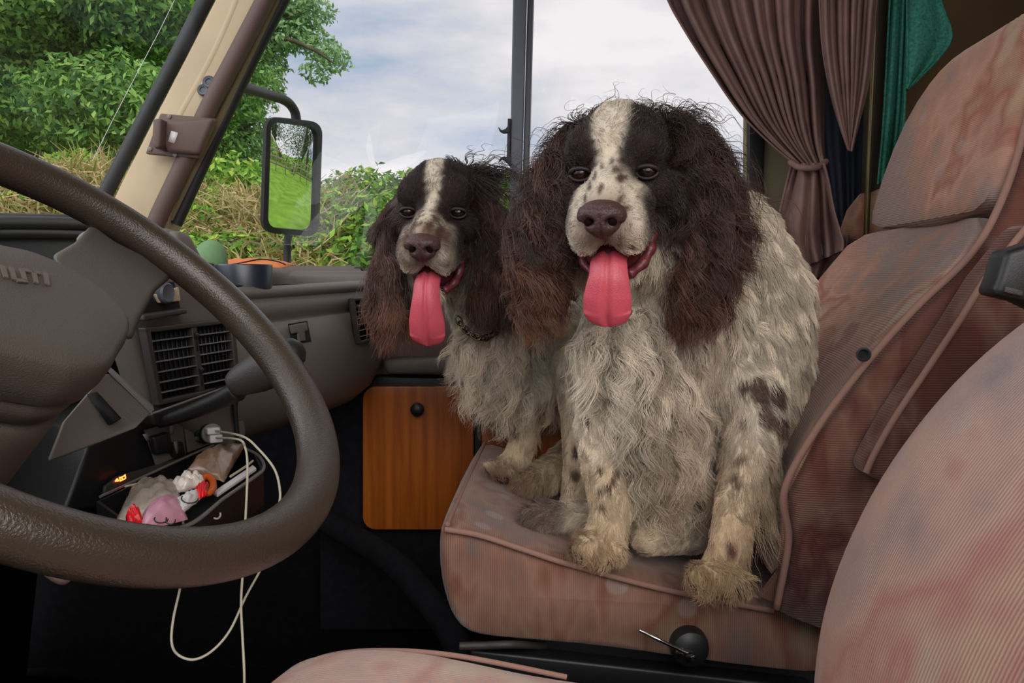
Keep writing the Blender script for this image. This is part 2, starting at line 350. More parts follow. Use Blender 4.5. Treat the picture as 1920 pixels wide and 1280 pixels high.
tree('tree', 'paler leafy tree between the windscreen pillar and the side mirror', [Vector((-4.9, 13, -.5)), A(392, 330, 13), A(412, 200, 13), A(430, 60, 13), A(440, -60, 13)],
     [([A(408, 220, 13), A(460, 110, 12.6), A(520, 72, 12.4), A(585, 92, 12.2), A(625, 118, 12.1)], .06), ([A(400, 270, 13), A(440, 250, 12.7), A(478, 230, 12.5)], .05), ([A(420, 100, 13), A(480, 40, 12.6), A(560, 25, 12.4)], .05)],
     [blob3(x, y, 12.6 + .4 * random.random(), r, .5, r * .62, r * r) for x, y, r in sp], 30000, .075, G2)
# houses over the bank
brick = mat('red_brick', lin((186, 112, 90)), .9, bump=.6, bscale=30, var=.18, vscale=6)
roofm = mat('clay_roof_tiles', lin((150, 112, 92)), .9, bump=.6, bscale=20, var=.2)
def house(label, a, b, c, wallm, rm, dep):
    t = thing('house', (P(*c).x, c[2], -.8), label, 'house')
    A_, B_, C_ = P(*a), P(*b), P(*c)
    base = lambda v: Vector((v.x, v.y, -.8))
    plate('gable_wall', [A_, B_, C_, base(C_), base(A_)], (0, dep, 0), wallm, t, bevel=0, smooth=False)
    plate('roof', [A_ + Vector((-.3, -.2, -.2)), B_ + Vector((0, -.2, .1)), C_ + Vector((.4, -.2, -.25)), C_ + Vector((.4, -.2, -.0)), B_ + Vector((0, -.2, .32)), A_ + Vector((-.3, -.2, .02))], (0, dep + .4, 0), rm, t, bevel=0, smooth=False)
house('red brick gable end of a house with a white verge, beside the mirror', (430, 372, 30), (458, 318, 30), (492, 366, 30), brick, mat('white_verge', lin((222, 220, 216)), .7), 8)
house('brown tiled roof top poking over the hedge past the mirror', (628, 352, 36), (650, 338, 36), (668, 356, 36), mat('brown_brick', lin((140, 104, 84)), .9, bump=.5, bscale=20), roofm, 6)
# what the side mirror sees: fence and trees at the far end of the field behind the van
ft = thing('wooden_fence', (23, 12, -.8), 'post and rail wooden fence across the field, reflected in the side mirror', 'fence')
fm = mat('weathered_wood', lin((150, 140, 120)), .9)
for i in range(14): box('post', (20.5 + i * .35, 1.9 + i * 1.75, -.22), (.13, .13, 1.2), fm, ft, bevel=0)
for z in (.22, -.12, -.45): plate('rail', [(20.5, 1.9, z - .05), (25.05, 24.65, z - .05), (25.05, 24.65, z + .05), (20.5, 1.9, z + .05)], (.05, 0, 0), fm, ft, bevel=0)
for i, (x, y, h, r, lb) in enumerate([(32, 3.6, 4.6, 3.2, 'round dark field tree, one of those reflected at the top of the side mirror'), (35, 8.5, 7.6, 3.2, 'tall open-crowned field tree reflected in the side mirror'), (32, 13.5, 6.0, 3.6, 'broad bushy field tree reflected in the side mirror'), (38, 19, 8.6, 3.8, 'tallest pale field tree reflected in the side mirror'), (31, 24, 4.8, 3.6, 'low spreading field tree reflected in the side mirror')]):
    tree('field_tree', lb, [Vector((x, y, -.8)), Vector((x, y + .2, h * .5)), Vector((x + .1, y, h * .8))], [([Vector((x, y, h * .35)), Vector((x, y + r * .5, h * .7))], .08)],
         [(Vector((x + random.uniform(-.7, .7), y + random.uniform(-r, r) * .6, h * random.uniform(.25, .85))), (r * .5, r * .5, r * .42), 1) for _ in range(12)], 5000, .2, [(96, 120, 78), (70, 98, 60), (116, 140, 92)], group=None)
hb = [(Vector((28 + .1 * i, 1.5 + i * 1.5, .3)), (1.2, 1.1, 1.4), 1) for i in range(20)]
tag(leafcloud('undergrowth', hb, 9000, .17, [(70, 98, 56), (90, 118, 66)]), 'dark green undergrowth behind the field fence, reflected in the side mirror', 'undergrowth', kind='stuff')

# ---------------------------------------------------------------- side mirror on its bracket
mr = thing('wing_mirror', P(538, 470, 1.95), 'tall rounded black door mirror on a tubular arm, reflecting the green field', 'mirror')
MY = 1.95
mc = P(545, 330, MY); dI = ray(545, 330).normalized(); want = Vector((.955, .29, -.085)).normalized(); mn = (want - dI).normalized()
mu = Vector((0, 0, 1)).cross(mn).normalized(); mv = mn.cross(mu)
def onm(px, py, o=0): return PL(px, py, mc + mn * o, mn)
def rrect(px0, py0, px1, py1, skew, r, n=6):
    """rounded outline in picture pixels, corners tl,tr,br,bl given by a sheared box"""
    c = [(px0 + skew, py0), (px1 + skew * .2, py0 + 12), (px1 - skew, py1), (px0 - skew * .2, py1 - 8)]; out = []
    for i in range(4):
        p, q, s = Vector(c[i - 1]), Vector(c[i]), Vector(c[(i + 1) % 4]); a = q + (p - q).normalized() * r; b = q + (s - q).normalized() * r
        for k in range(n + 1):
            t = k / n; out.append((1 - t) ** 2 * a + 2 * t * (1 - t) * q + t * t * b)
    return out
ol = rrect(493, 217, 603, 444, 6, 26)
il = rrect(503, 227, 594, 434, 5, 19)
ov = [onm(*p, 0) for p in ol]; iv = [onm(*p, .004) for p in il]
loft('housing', [[p - mn * .016 + (mc - p) * .2 for p in ov], [p - mn * .008 for p in ov], [p + mn * .002 for p in ov], [p + mn * .004 + (mc - p) * .03 for p in ov], [p + mn * .001 for p in iv], [p - mn * .012 for p in iv]], M['rubber'], mr, sharp=50, cap=False)
loft('back_shell', [[p - mn * .016 + (mc - p) * .2 for p in ov], [p - mn * .024 + (mc - p) * .5 for p in ov]], M['rubber'], mr)
# slightly convex glass
R = 1.7; gv = []; gf = []; K = 10; ic = sum(iv, Vector()) / len(iv)
for k in range(K + 1):
    for p in iv:
        q = ic + (p - ic) * (k / K) * 1.02; d2 = (q - ic).length_squared; gv.append(q - mn * (.001 + d2 / (2 * R)))
m_ = len(iv)
for k in range(K):
    for i in range(m_): gf.append([k * m_ + i, k * m_ + (i + 1) % m_, (k + 1) * m_ + (i + 1) % m_, (k + 1) * m_ + i])
g = mk('mirror_glass', gv, gf, mat('mirror_silver', (.9, .93, .93), .0, metal=1), mr)
tube('arm', [P(430, 160, 1.62), P(462, 165, 1.70), P(505, 178, 1.85), P(537, 190, 1.93), P(552, 208, 1.96), P(556, 228, 1.97)], .0085 * 1.35, M['rubber'], mr, 12)
tube('arm', [P(540, 438, 1.97), P(538, 490, 1.97), P(537, 540, 1.9), P(520, 600, 1.7)], .0095, M['rubber'], mr, 12)

# ================================================================ VAN SHELL
WY = 1.55   # inner face of the passenger side
# passenger side wall below the windows, with the door lining
struct(plate('wall_passenger_side', [(-1.1, WY + .03, .2), (1.4, WY + .03, .2), (1.4, WY + .03, 1.0), (-1.1, WY + .03, 1.0)], (0, .05, 0), M['carpet'], bevel=0))
struct(plate('floor', [(-1.1, -.2, .2), (1.8, -.2, .2), (1.8, WY + .03, .2), (-1.1, WY + .03, .2)], (0, 0, -.05), M['carpet'], bevel=0))
struct(plate('wall_driver_side', [(-.9, -.28, .2), (1.6, -.28, .2), (1.6, -.28, .92), (-.9, -.28, .92)], (0, -.05, 0), M['dashd'], bevel=0))
struct(plate('wall_front', [(-.98, -.3, .2), (-.98, WY, .2), (-.86, WY, .98), (-.86, -.3, .98)], (-.03, 0, 0), M['carpet'], bevel=0))
struct(plate('wall_rear', [(.80, .95, .2), (1.05, .95, 2.0), (1.3, 1.57, 2.0), (.95, 1.57, .2)], (.04, 0, 0), M['wall'], bevel=0))
struct(plate('wall_rear_lining', [(1.3, -.3, .2), (1.3, -.3, 2.1), (1.3, WY, 2.1), (1.3, WY, .2)], (.04, 0, 0), M['wall'], bevel=0))
struct(plate('ceiling', [(-.42, -.3, 1.98), (1.4, -.3, 1.98), (1.4, WY + .1, 1.98), (-.42, WY + .1, 1.98)], (0, 0, .05), M['olive'], bevel=0))
# A pillar: beige post with brown strip and black seals, leaning back
def strip(name, top, bot, ytop, ybot, dep, m, off=0, parent=None, bevel=.004):
    """post between two horizontal cuts; top/bot = (px left, px right, py)"""
    t = [P(top[0], top[2], ytop + off), P(top[1], top[2], ytop + off)]; b = [P(bot[1], bot[2], ybot + off), P(bot[0], bot[2], ybot + off)]
    return plate(name, t + b, (0, dep, 0), m, parent, bevel=bevel)
ap = thing('windscreen_pillar', P(260, 430, 1.5), 'beige windscreen pillar with brown edge strip, leaning back', 'pillar')
plate('post', [P(x, y, 1.52) for x, y in ((432, -60), (402, 0), (346, 110), (286, 225), (230, 335), (206, 385), (190, 440), (306, 440), (345, 340), (390, 240), (440, 140), (500, 20), (545, -60))], (0, .07, 0), M['beige'], ap, bevel=.006)
def pstrip(name, pts, m, r, y0, parent=ap):
    tube(name, [P(x, y, y0) for x, y in pts], r, m, parent, 12, 6)
pstrip('crease', [(470, -60), (440, 20), (400, 110), (340, 220)], M['beige'], .012, 1.5305)
pstrip('edge_strip', [(530, -70), (497, 0), (440, 110), (390, 205), (350, 295), (300, 400), (284, 440)], M['brown'], .0165, 1.505)
pstrip('lit_edge', [(548, -60), (518, 0), (462, 115), (410, 225), (362, 320), (318, 410)], M['olive'], .010, 1.533)  # olive tube paints the light caught along the pillar edge
pstrip('door_seal', [(560, -60), (531, 0), (477, 105), (420, 225), (371, 330), (330, 420)], M['rubber'], .0115, 1.54)
pstrip('windscreen_seal', [(418, -60), (386, 0), (330, 110), (270, 225), (212, 335), (190, 380), (178, 410)], M['rubber'], .014, 1.53)
# hook bracket plate and fastener on the pillar
br = thing('pillar_bracket', P(330, 255, 1.48), 'brown moulded bracket with a white sticker screwed across the beige pillar', 'bracket')
plate('back_plate', [P(300, 212, 1.487), P(405, 222, 1.487), P(371, 297, 1.487), P(272, 288, 1.487)], (0, .014, 0), M['brown'], br, bevel=.003)
plate('cover', [P(306, 226, 1.472), P(402, 220, 1.472), P(372, 290, 1.472), P(312, 284, 1.472), P(296, 262, 1.472)], (0, .02, 0), M['brown'], br, bevel=.008)
plate('hook', [P(286, 222, 1.45), P(303, 221, 1.45), P(300, 276, 1.45), P(290, 280, 1.45), P(283, 268, 1.45)], (0, .04, 0), M['brown'], br, bevel=.006)
plate('sticker', [P(321, 245, 1.471), P(334, 249, 1.471), P(327, 269, 1.471), P(315, 265, 1.471)], (0, .001, 0), M['white'], br, bevel=0)
for x, y in ((317, 218), (281, 279), (328, 290)): lathe('screw', P(x, y, 1.486), (0, -1, 0), [(-.004, .004), (.001, .004), (.002, .001)], M['slat'], br, 12)
fs = thing('popper_fastener', P(386, 163, 1.505), 'round metal press stud fastener high on the beige pillar', 'fastener')
for x, y, r in ((392, 154, .012), (381, 169, .011)): lathe('stud', P(x, y, 1.512), (.1, -1, 0), [(-.006, r), (.001, r), (.004, r * .8), (.003, r * .5), (.001, r * .45)], M['grey'], fs, 20)
# windscreen glass
ws = plate('windscreen', [P(440, -60, 1.53) + Vector((-.01, 0, 0)), P(193, 425, 1.53), Vector((-.80, -.2, 1.06)), Vector((-.49, -.2, 1.60))], (-.005, 0, 0), M['glass'], bevel=0); ws.name = 'window_1'; struct(ws)
_w0 = P(193, 425, 1.53); _wn = (P(440, -60, 1.53) - _w0).cross(Vector((-.80, -.2, 1.06)) - _w0)
def ws_p(px, py): return PL(px, py, _w0, _wn)
gp = [(536, -60), (330, 430), (330, 505), (980, 505), (980, -60)]
w2 = plate('window_2', [P(x, y, 1.585) for x, y in gp], (0, .004, 0), M['glass'], bevel=0); struct(w2)
w3 = plate('window_3', [P(x, y, 1.60) for x, y in [(985, -60), (985, 505), (1425, 505), (1425, -60)]], (0, .004, 0), M['glass'], bevel=0); struct(w3)
crk = tube('crack', [ws_p(x, y) for x, y in ((330, -6), (300, 56), (262, 128), (215, 218), (190, 268), (173, 302))], .0005, M['white'], ws)
# window divider
dv = thing('window_divider', P(965, 480, 1.56), 'grey upright window bar with two small latch hooks between the dogs', 'window bar')
plate('bar', [P(963, -60, 1.55), P(990, -60, 1.55), P(974, 520, 1.55), P(952, 520, 1.55)], (0, .03, 0), M['grey'], dv, bevel=.003)
plate('channel', [P(991, -60, 1.565), P(1001, -60, 1.565), P(986, 520, 1.565), P(975, 520, 1.565)], (0, .03, 0), M['grey'], dv, bevel=.002)
plate('glass_edge', [P(1001, -60, 1.58), P(1003, -60, 1.58), P(988, 520, 1.58), P(986, 520, 1.58)], (0, .01, 0), M['white'], dv, bevel=0)
for base, s in ((232, 1), (290, -1)):
    yy = base + 10
    pts = [(956, yy - 11 * s), (948, yy - 1 * s), (941, yy + 2 * s), (934, yy - 5 * s), (937, yy + 3 * s), (944, yy + 7 * s), (956, yy + 6 * s)]
    plate('latch_hook', [P(x, y, 1.545) for x, y in pts], (0, .012, 0), M['rubber'], dv, bevel=.001)
plate('latch_plate', [P(952, 222, 1.547), P(958, 222, 1.547), P(956, 300, 1.547), P(950, 300, 1.547)], (0, .012, 0), M['rubber'], dv, bevel=.001)
# rear window post, dark seal and olive trim
struct(strip('trim_1', (1407, 1433, -60), (1400, 1432, 540), 1.57, 1.57, .04, M['rubber']))
struct(strip('trim_2', (1432, 1700, -60), (1432, 1700, 620), 1.58, 1.58, .05, M['olive']))
struct(strip('trim_3', (1400, 1407, -60), (1397, 1401, 540), 1.575, 1.575, .02, M['olive']))
struct(strip('wall_rear_quarter', (1500, 2000, -100), (1495, 2000, 700), 1.60, 1.60, .05, M['wall'], bevel=0))
struct(strip('trim_4', (1640, 1672, -60), (1624, 1652, 440), 1.43, 1.45, .03, M['darkwall']))
struct(tube('trim_5', [P(1644, -60, 1.42), P(1636, 150, 1.43), P(1624, 440, 1.44)], .005, M['bronze']))
struct(plate('trim_6', [P(400, 498, 1.56), P(1000, 512, 1.56), P(1420, 520, 1.56), P(1420, 530, 1.56), P(400, 530, 1.56)], (0, .05, 0), M['dashd'], bevel=.004))
# ================================================================ STEERING WHEEL
WC = Vector((-.2828, .5145, .9695)); WN = Vector((math.cos(.8313) * math.cos(-.2181), math.cos(.8313) * math.sin(-.2181), math.sin(.8313))); WR = .19
wu = WN.cross(Vector((0, 1, 0))).normalized(); wv = WN.cross(wu)
def WP(px, py, o=0): return PL(px, py, WC + WN * o, WN)
sw = thing('steering_wheel', WC, 'large brown-grey leather steering wheel in front of the dashboard', 'steering wheel')
rim = [WC + WR * (math.cos(a) * wu + math.sin(a) * wv) for a in [2 * math.pi * i / 120 for i in range(120)]]
V, F = tubev(rim, .0158, 28, True); mk('rim', V, F, M['wheel'], sw)
# spoke blending into the rim
def wquad(pts, o): return [WP(x, y, o) for x, y in pts]
sp_o = [(96, 480), (140, 455), (172, 420), (215, 452), (268, 478), (322, 520), (292, 545), (262, 598), (246, 640), (170, 600)]
loft('spoke', [wquad(sp_o, -.022), wquad(sp_o, -.014), [p * .96 + .04 * WP(205, 530, -.006) for p in wquad(sp_o, -.006)]], M['hub'], sw, bevel=.004)
def sp2(c, d, w):
    a = WC + d * .05; b = WC + d * .18; s = WN.cross(d); return plate('spoke', [a - s * w, b - s * w * .8, b + s * w * .8, a + s * w], -WN * .012, M['hub'], sw, bevel=.004)
dR = (WP(230, 520) - WC).normalized()
sp2(0, -(wu * dR.dot(wu)) + wv * dR.dot(wv), .025) if False else None
pad = [(-260, 520), (-200, 455), (-100, 438), (0, 462), (60, 475), (130, 505), (200, 550), (240, 592), (246, 622), (230, 652), (205, 690), (150, 700), (90, 690), (0, 672), (-150, 650), (-260, 600)]
cpad = (0, 570)
def ring(o, s, pts=pad): return [WP(cpad[0] + (x - cpad[0]) * s, cpad[1] + (y - cpad[1]) * s, .018) + WN * (o - .018) for x, y in pts]
def smooth_ring(r): return smoothpath(r, 5, True)
loft('hub_pad', [smooth_ring(ring(o, s)) for o, s in [(-.014, .9), (-.010, .97), (.002, 1.0), (.012, 1.0), (.019, .975), (.022, .93), (.023, .6), (.0235, .2)]], M['hub'], sw, sharp=70)
loft('hub_skirt', [smooth_ring(ring(o, s)) for o, s in [(-.03, .8), (-.028, .9), (-.016, .93), (-.012, .88)]], M['hub'], sw, sharp=70)
# moulded letters at the left edge of the pad, partly worn: uprights and bars
lt = []
def bar(x0, y0, x1, y1, w=3.5):
    a = WP(x0, y0, .0238); b = WP(x1, y1, .0238); d = (b - a).normalized(); s = WN.cross(d) * w / 1495 * .55
    v, f = prism([a - s, b - s, b + s, a + s], WN * .0012); lt.append((v, f))
for s in [(4, 500, 10, 522), (20, 503, 26, 526), (40, 506, 46, 528), (36, 507, 54, 510), (30, 527, 50, 529), (62, 510, 67, 532), (58, 511, 74, 514), (84, 513, 88, 535)]: bar(*s)
V, F = merge(lt); mk('lettering', V, F, mat('worn_lettering', lin((96, 86, 78)), .5), sw, smooth=False)
# column shroud under the wheel
cs_ = thing('steering_column', WC - WN * .12, 'bulky brown-grey plastic shroud of the steering column under the hub', 'steering column')
loft('shroud', [smooth_ring(ring(o, s)) for o, s in [(-.26, .86), (-.16, .90), (-.12, .91), (-.085, .91), (-.05, .91), (-.038, .91), (-.033, .86)]], M['hub'], cs_, sharp=70)
# indicator stalk stub poking out of the lower rim shadow
st = tube('column_stalk', [P(60, 1030, .50), P(90, 1068, .49), P(116, 1084, .49), P(124, 1080, .49)], .004, M['brown']); tag(st, 'small lever tip peeping out just below the steering wheel rim', 'lever')

# ================================================================ DASHBOARD
da = thing('dashboard', (-.5, 1.0, .75), 'grey-brown moulded dashboard running across to the passenger door', 'dashboard')
# glove box side: profile swept along the plan path
path = [(-.356, 1.005), (-.348, 1.03), (-.322, 1.12), (-.296, 1.22), (-.272, 1.32), (-.257, 1.40), (-.252, 1.45), (-.256, 1.49), (-.275, 1.525)]
prof = [(-.05, .985), (-.02, .986), (-.004, .9855), (.003, .981), (.003, .974), (-.003, .969), (-.002, .966), (.002, .962), (.002, .946), (-.004, .940), (-.004, .937), (.002, .935), (.010, .90), (.012, .87), (.008, .835), (-.010, .80), (-.04, .775), (-.09, .765)]
pp = smoothpath([Vector((x, y, 0)) for x, y in path], 5); rings = []
for i, p in enumerate(pp):
    t = (pp[min(i + 1, len(pp) - 1)] - pp[max(i - 1, 0)]).normalized(); n_ = Vector((t.y, -t.x, 0))
    lift = .012 * min(1, i / len(pp))
    rings.append([p + n_ * o + Vector((0, 0, z + lift * (1 if z > .93 else .3))) for o, z in prof])
loft('glovebox_panel', rings, M['dash'], da, closed_ring=False, cap=False, sharp=60)
# shelf tray on top: floor, raised back rim
bk = [(-.62, 1.02), (-.60, 1.2), (-.56, 1.35), (-.50, 1.46), (-.42, 1.50), (-.32, 1.515), (-.285, 1.515)]
fr = [(-.37, 1.0), (-.335, 1.12), (-.306, 1.22), (-.284, 1.32), (-.27, 1.40), (-.266, 1.44), (-.272, 1.48)]
r0 = smoothpath([Vector((x, y, .958)) for x, y in bk], 4); r1 = smoothpath([Vector((x, y, .958)) for x, y in fr], 4)
rows = []
for a, b in zip(r0, r1):
    i_ = (b - a).normalized()
    rows.append([a - i_ * .07 + Vector((0, 0, .02)), a - i_ * .04 + Vector((0, 0, .062)), a - i_ * .02 + Vector((0, 0, .064)), a + Vector((0, 0, .05)), a + i_ * .03 + Vector((0, 0, .0)), b - i_ * .05, b - i_ * .02 + Vector((0, 0, .022)), b + Vector((0, 0, .032))])
grid('shelf_tray', rows, M['dash'], da, sharp=70)
plate('shelf_corner', [(-.43, 1.50, .95), (-.25, 1.46, .95), (-.235, 1.50, .95), (-.235, 1.57, .95), (-.45, 1.57, .95)], (0, 0, .062), M['dash'], da, bevel=.012)
# rounded pod between the driver's side and the passenger shelf
VA = Vector((-.40, .85, 0)); VB = Vector((-.354, 1.0, 0)); VT = (VB - VA).normalized(); VN = Vector((VT.y, -VT.x, 0))
def VPl(px, py, o=0): return PL(px, py, VA + VN * o, VN)
pod = [(180, 440), (215, 425), (330, 428), (352, 436), (372, 455), (392, 490), (412, 540), (436, 600), (470, 820), (440, 850), (283, 760), (246, 640), (236, 596)]
plate('centre_pod', [VPl(x, y, -.006) for x, y in pod], Vector((-.03, .0, 0)), M['dash'], da, bevel=.012, seg=5)
plate('pod_cheek', [VPl(*q, .004) for q in [(328, 436), (345, 431), (362, 440), (392, 500), (425, 575), (400, 560), (352, 500)]], -VN * .05, M['dash'], da, bevel=.008)
# dark windscreen-side cowl and its lines
plate('cowl_top', [PX(-60, 398, -.62), PX(190, 402, -.62) , PX(190, 402, -.62) + Vector((-.2, .25, .01)), PX(-60, 398, -.62) + Vector((-.2, -.1, .01))], (0, 0, -.02), M['dashd'], da, bevel=.006)
for y, r in ((418, .009), (437, .007)): tube('cowl_ridge', [PX(-120, y + 2, -.60), PX(60, y, -.60), PX(230, y + 4, -.60)], r, M['black'], da)
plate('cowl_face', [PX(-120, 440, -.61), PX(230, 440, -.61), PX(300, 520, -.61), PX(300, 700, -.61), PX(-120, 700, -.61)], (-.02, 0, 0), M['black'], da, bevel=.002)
plate('knee_panel', [PX(-260, 690, -.52), PX(210, 690, -.52), PX(300, 780, -.52), PX(300, 1000, -.52), PX(-260, 1000, -.52)], (-.02, 0, 0), M['pit'], da, bevel=.002)  # matt black panel added to paint darkness over the lit area below
tube('cowl_line', [PX(-120, 488, -.605), PX(60, 490, -.605), PX(150, 492, -.605)], .0012, M['slat'], da)
# gauge recess above the vents
plate('gauge_recess', [VPl(*q, .0) for q in [(262, 532), (322, 528), (336, 590), (262, 598)]], VN * .004, M['pit'], da, bevel=.001)
plate('gauge_lip', [VPl(*q, .004) for q in [(252, 590), (334, 577), (336, 587), (252, 602)]], VN * .012, M['dashd'], da, bevel=.002)
plate('gauge_face', [VPl(*q, .006) for q in [(286, 552), (330, 538), (334, 564), (294, 568)]], VN * .004, M['beige'], da, bevel=.001)
lathe('gauge_dial', VPl(308, 549, .01), VN, [(-.01, .0115), (.004, .0115), (.006, .0095), (.005, .008), (.005, .001)], M['grey'], da, 24)
# right edge trim strip of the pod
tube('pod_seam', [VPl(424, 610, .003), VPl(436, 690, .003), VPl(440, 760, .003), VPl(446, 830, .003)], .003, M['black'], da)
# vents
def quadlerp(q, u, v):
    (a, b, c, d) = q; return (1 - v) * ((1 - u) * a + u * b) + v * ((1 - u) * d + u * c)
def vent(name, q, n, nslat, nfin, split, label):
    t = thing(name, sum(q, Vector()) / 4, label, 'vent')
    def qq(u0, v0, u1, v1, o=0): return [quadlerp(q, u, v) + n * o for u, v in ((u0, v0), (u1, v0), (u1, v1), (u0, v1))]
    plate('back', qq(0, 0, 1, 1, .000), n * .002, M['pit'], t, bevel=0)
    fw = .035; fh = .04
    for b in ((-.02, -.03, 1.02, fh), (-.02, 1 - fh, 1.02, 1.03), (-.02, 0, fw, 1), (1 - fw, 0, 1.02, 1)): plate('frame', qq(*b, .002), n * .010, M['dashd'], t, bevel=.0015)
    us = [(fw, .485), (.545, 1 - fw)] if split else [(fw, 1 - fw)]
    if split: plate('divider', qq(.485, fh, .545, 1 - fh, .002), n * .009, M['dashd'], t, bevel=.001)
    for (u0, u1) in us:
        for k in range(nfin):
            u = u0 + (u1 - u0) * (k + .7) / (nfin + .4); plate('fin', qq(u, fh, u + .005, 1 - fh, .002), n * .003, M['black'], t, bevel=0)
        for k in range(nslat):
            v = fh + (1 - 2 * fh) * (k + .8) / (nslat + .5); plate('slat', qq(u0, v, u1, v + .014, .005), n * .006, M['slat'], t, bevel=.0004)
    if split:
        for v in (.12, .62):
            plate('wheel_slot', qq(.505, v, .525, v + .26, .010), n * .0015, M['pit'], t, bevel=0); lathe('thumb_wheel', quadlerp(q, .515, v + .04) + n * .010, VT, [(-.003, .004), (.003, .004)], M['black'], t, 14)
    return t
vent('air_vent', [VPl(*p, .002) for p in ((259, 618), (422, 600), (434, 722), (284, 755))], VN, 6, 8, True, 'double black slatted air vent in the middle of the dashboard')
GN = Vector((.45, -.11, 0)).normalized(); g0 = Vector((-.354, 1.0, 0)) ; g1 = Vector((-.252, 1.45, 0)); GT = (g1 - g0).normalized(); GN = Vector((GT.y, -GT.x, 0))
def GP(px, py, o=0): return PL(px, py, g0 + GN * (.012 + o), GN)
vent('air_vent', [GP(*p, .006) for p in ((652, 561), (680, 558), (696, 634), (664, 642))], GN, 6, 4, False, 'small black slatted air vent at the door end of the dashboard')
# glovebox latch
la = thing('glovebox_latch', GP(561, 622), 'square recessed latch with a T-shaped pull on the glovebox', 'latch')
plate('recess', [GP(*p, .002) for p in ((539, 607), (573, 601), (581, 640), (548, 645))], GN * .003, M['pit'], la, bevel=.0008)
plate('pull', [GP(*p, .005) for p in ((541, 610), (571, 604), (573, 619), (567, 621), (569, 638), (557, 640), (555, 623), (545, 625))], GN * .004, M['dash'], la, bevel=.001)
# gear lever
gl = thing('gear_lever', P(440, 715, .92), 'dark gear lever with a round black knob behind the steering wheel rim', 'gear lever')
V, F = tubev(smoothpath([P(300, 792, .86), P(345, 777, .84), P(405, 753, .82), P(446, 732, .81)], 6), lambda s: .006 + .005 * s, 14); mk('boot', V, F, M['black'], gl)
V, F = tubev(smoothpath([P(432, 722, .80), P(450, 714, .80), P(490, 697, .80), P(530, 682, .80)], 6), lambda s: .010 + .010 * min(1, s * 1.6), 18); mk('sleeve', V, F, M['dashd'], gl)
lathe('knob', P(540, 665, .80), (1, .1, .25), [(-.022, .006), (-.014, .013), (-.002, .0165), (.008, .0155), (.015, .010), (.0175, .003)], M['black'], gl, 28)
# fascia by the column
cf = thing('column_fascia', P(200, 790, .74), 'grey angled trim panel with a dark slot right of the steering column', 'trim panel')
plate('panel', [P(*q) for q in ((195, 702, .73), (205, 700, .735), (287, 770, .77), (255, 802, .74), (165, 838, .72), (90, 866, .70), (120, 790, .70))], (-.03, .05, -.01), M['dash'], cf, bevel=.003)
plate('edge', [P(*q) for q in ((203, 698, .73), (210, 697, .735), (290, 768, .775), (283, 776, .765))], (-.004, .006, .004), M['slat'], cf, bevel=.001)  # paler strip paints the light caught on the panel's bevel
plate('slot', [P(*q) for q in ((170, 738, .7185), (183, 735, .7215), (228, 784, .735), (209, 796, .728))], (-.002, -.0025, 0), M['pit'], cf, bevel=0)
# centre console under the vents
cc = thing('centre_console', P(340, 840, .9), 'dark console below the vents with switches, socket and tray opening', 'console')
CN = VN
def CPl(px, py, o=0): return VPl(px, py, -.02 + o)
plate('fascia', [CPl(*q) for q in ((180, 800), (285, 770), (432, 735), (440, 815), (430, 880), (200, 950), (120, 960))], -CN * .2, M['black'], cc, bevel=.004)
plate('brow', [VPl(*q, .02) for q in ((283, 776), (430, 722), (436, 742), (290, 800))], -CN * .08, M['black'], cc, bevel=.004)
tube('brow_edge', [VPl(284, 776, .022), VPl(430, 723, .022)], .0012, M['slat'], cc)
plate('switch_panel', [CPl(*q, .003) for q in ((268, 806), (338, 782), (346, 850), (290, 872))], CN * .003, M['dash'], cc, bevel=.001)
plate('socket_panel', [CPl(*q, .003) for q in ((340, 781), (400, 762), (440, 770), (444, 812), (350, 848))], CN * .003, M['dash'], cc, bevel=.001)
for q in (((274, 818), (306, 808), (314, 846), (282, 852)), ((312, 830), (332, 826), (337, 852), (318, 858))): plate('rocker_switch', [CPl(*p, .006) for p in q], CN * .010, M['black'], cc, bevel=.003)
for q in (((267, 814), (276, 812), (281, 824), (274, 826)), ((316, 797), (323, 795), (326, 812), (319, 815)), ((325, 828), (331, 826), (336, 846), (330, 851))): plate('switch_mark', [CPl(*p, .0165) for p in q], CN * .0008, M['white'] if False else M['slat'], cc, bevel=0)
# warning strip with the lit symbol
plate('indicator_strip', [CPl(*q, .004) for q in ((192, 912), (215, 893), (300, 868), (350, 852), (352, 858), (190, 931))], CN * .004, M['dashd'], cc, bevel=.001)
tube('tray_lip_highlight', [CPl(188, 931, .01), CPl(270, 893, .01), CPl(350, 856, .01), CPl(400, 834, .01)], .0016, M['slat'], cc)  # pale tube paints the highlight along the tray's top edge
lit = mat('lit_orange_symbol', (1, .18, .04), .5, emit=((1, .16, .03), 5)); parts = []
def cbar(a, b, w=.0005):
    p, q = CPl(*a, .009), CPl(*b, .009); d = (q - p).normalized(); s = CN.cross(d) * w; parts.append(prism([p - s, q - s, q + s, p + s], CN * .0006))
for a, b in (((224, 896), (234, 891)), ((226, 901), (234, 897)), ((234, 889), (235, 897)), ((224, 894), (225, 902)), ((228, 893), (229, 900)), ((216, 902), (219, 897)), ((219, 897), (222, 901)), ((216, 902), (222, 901))): cbar(a, b)
V, F = merge(parts); mk('lit_symbol', V, F, lit, cc, smooth=False)
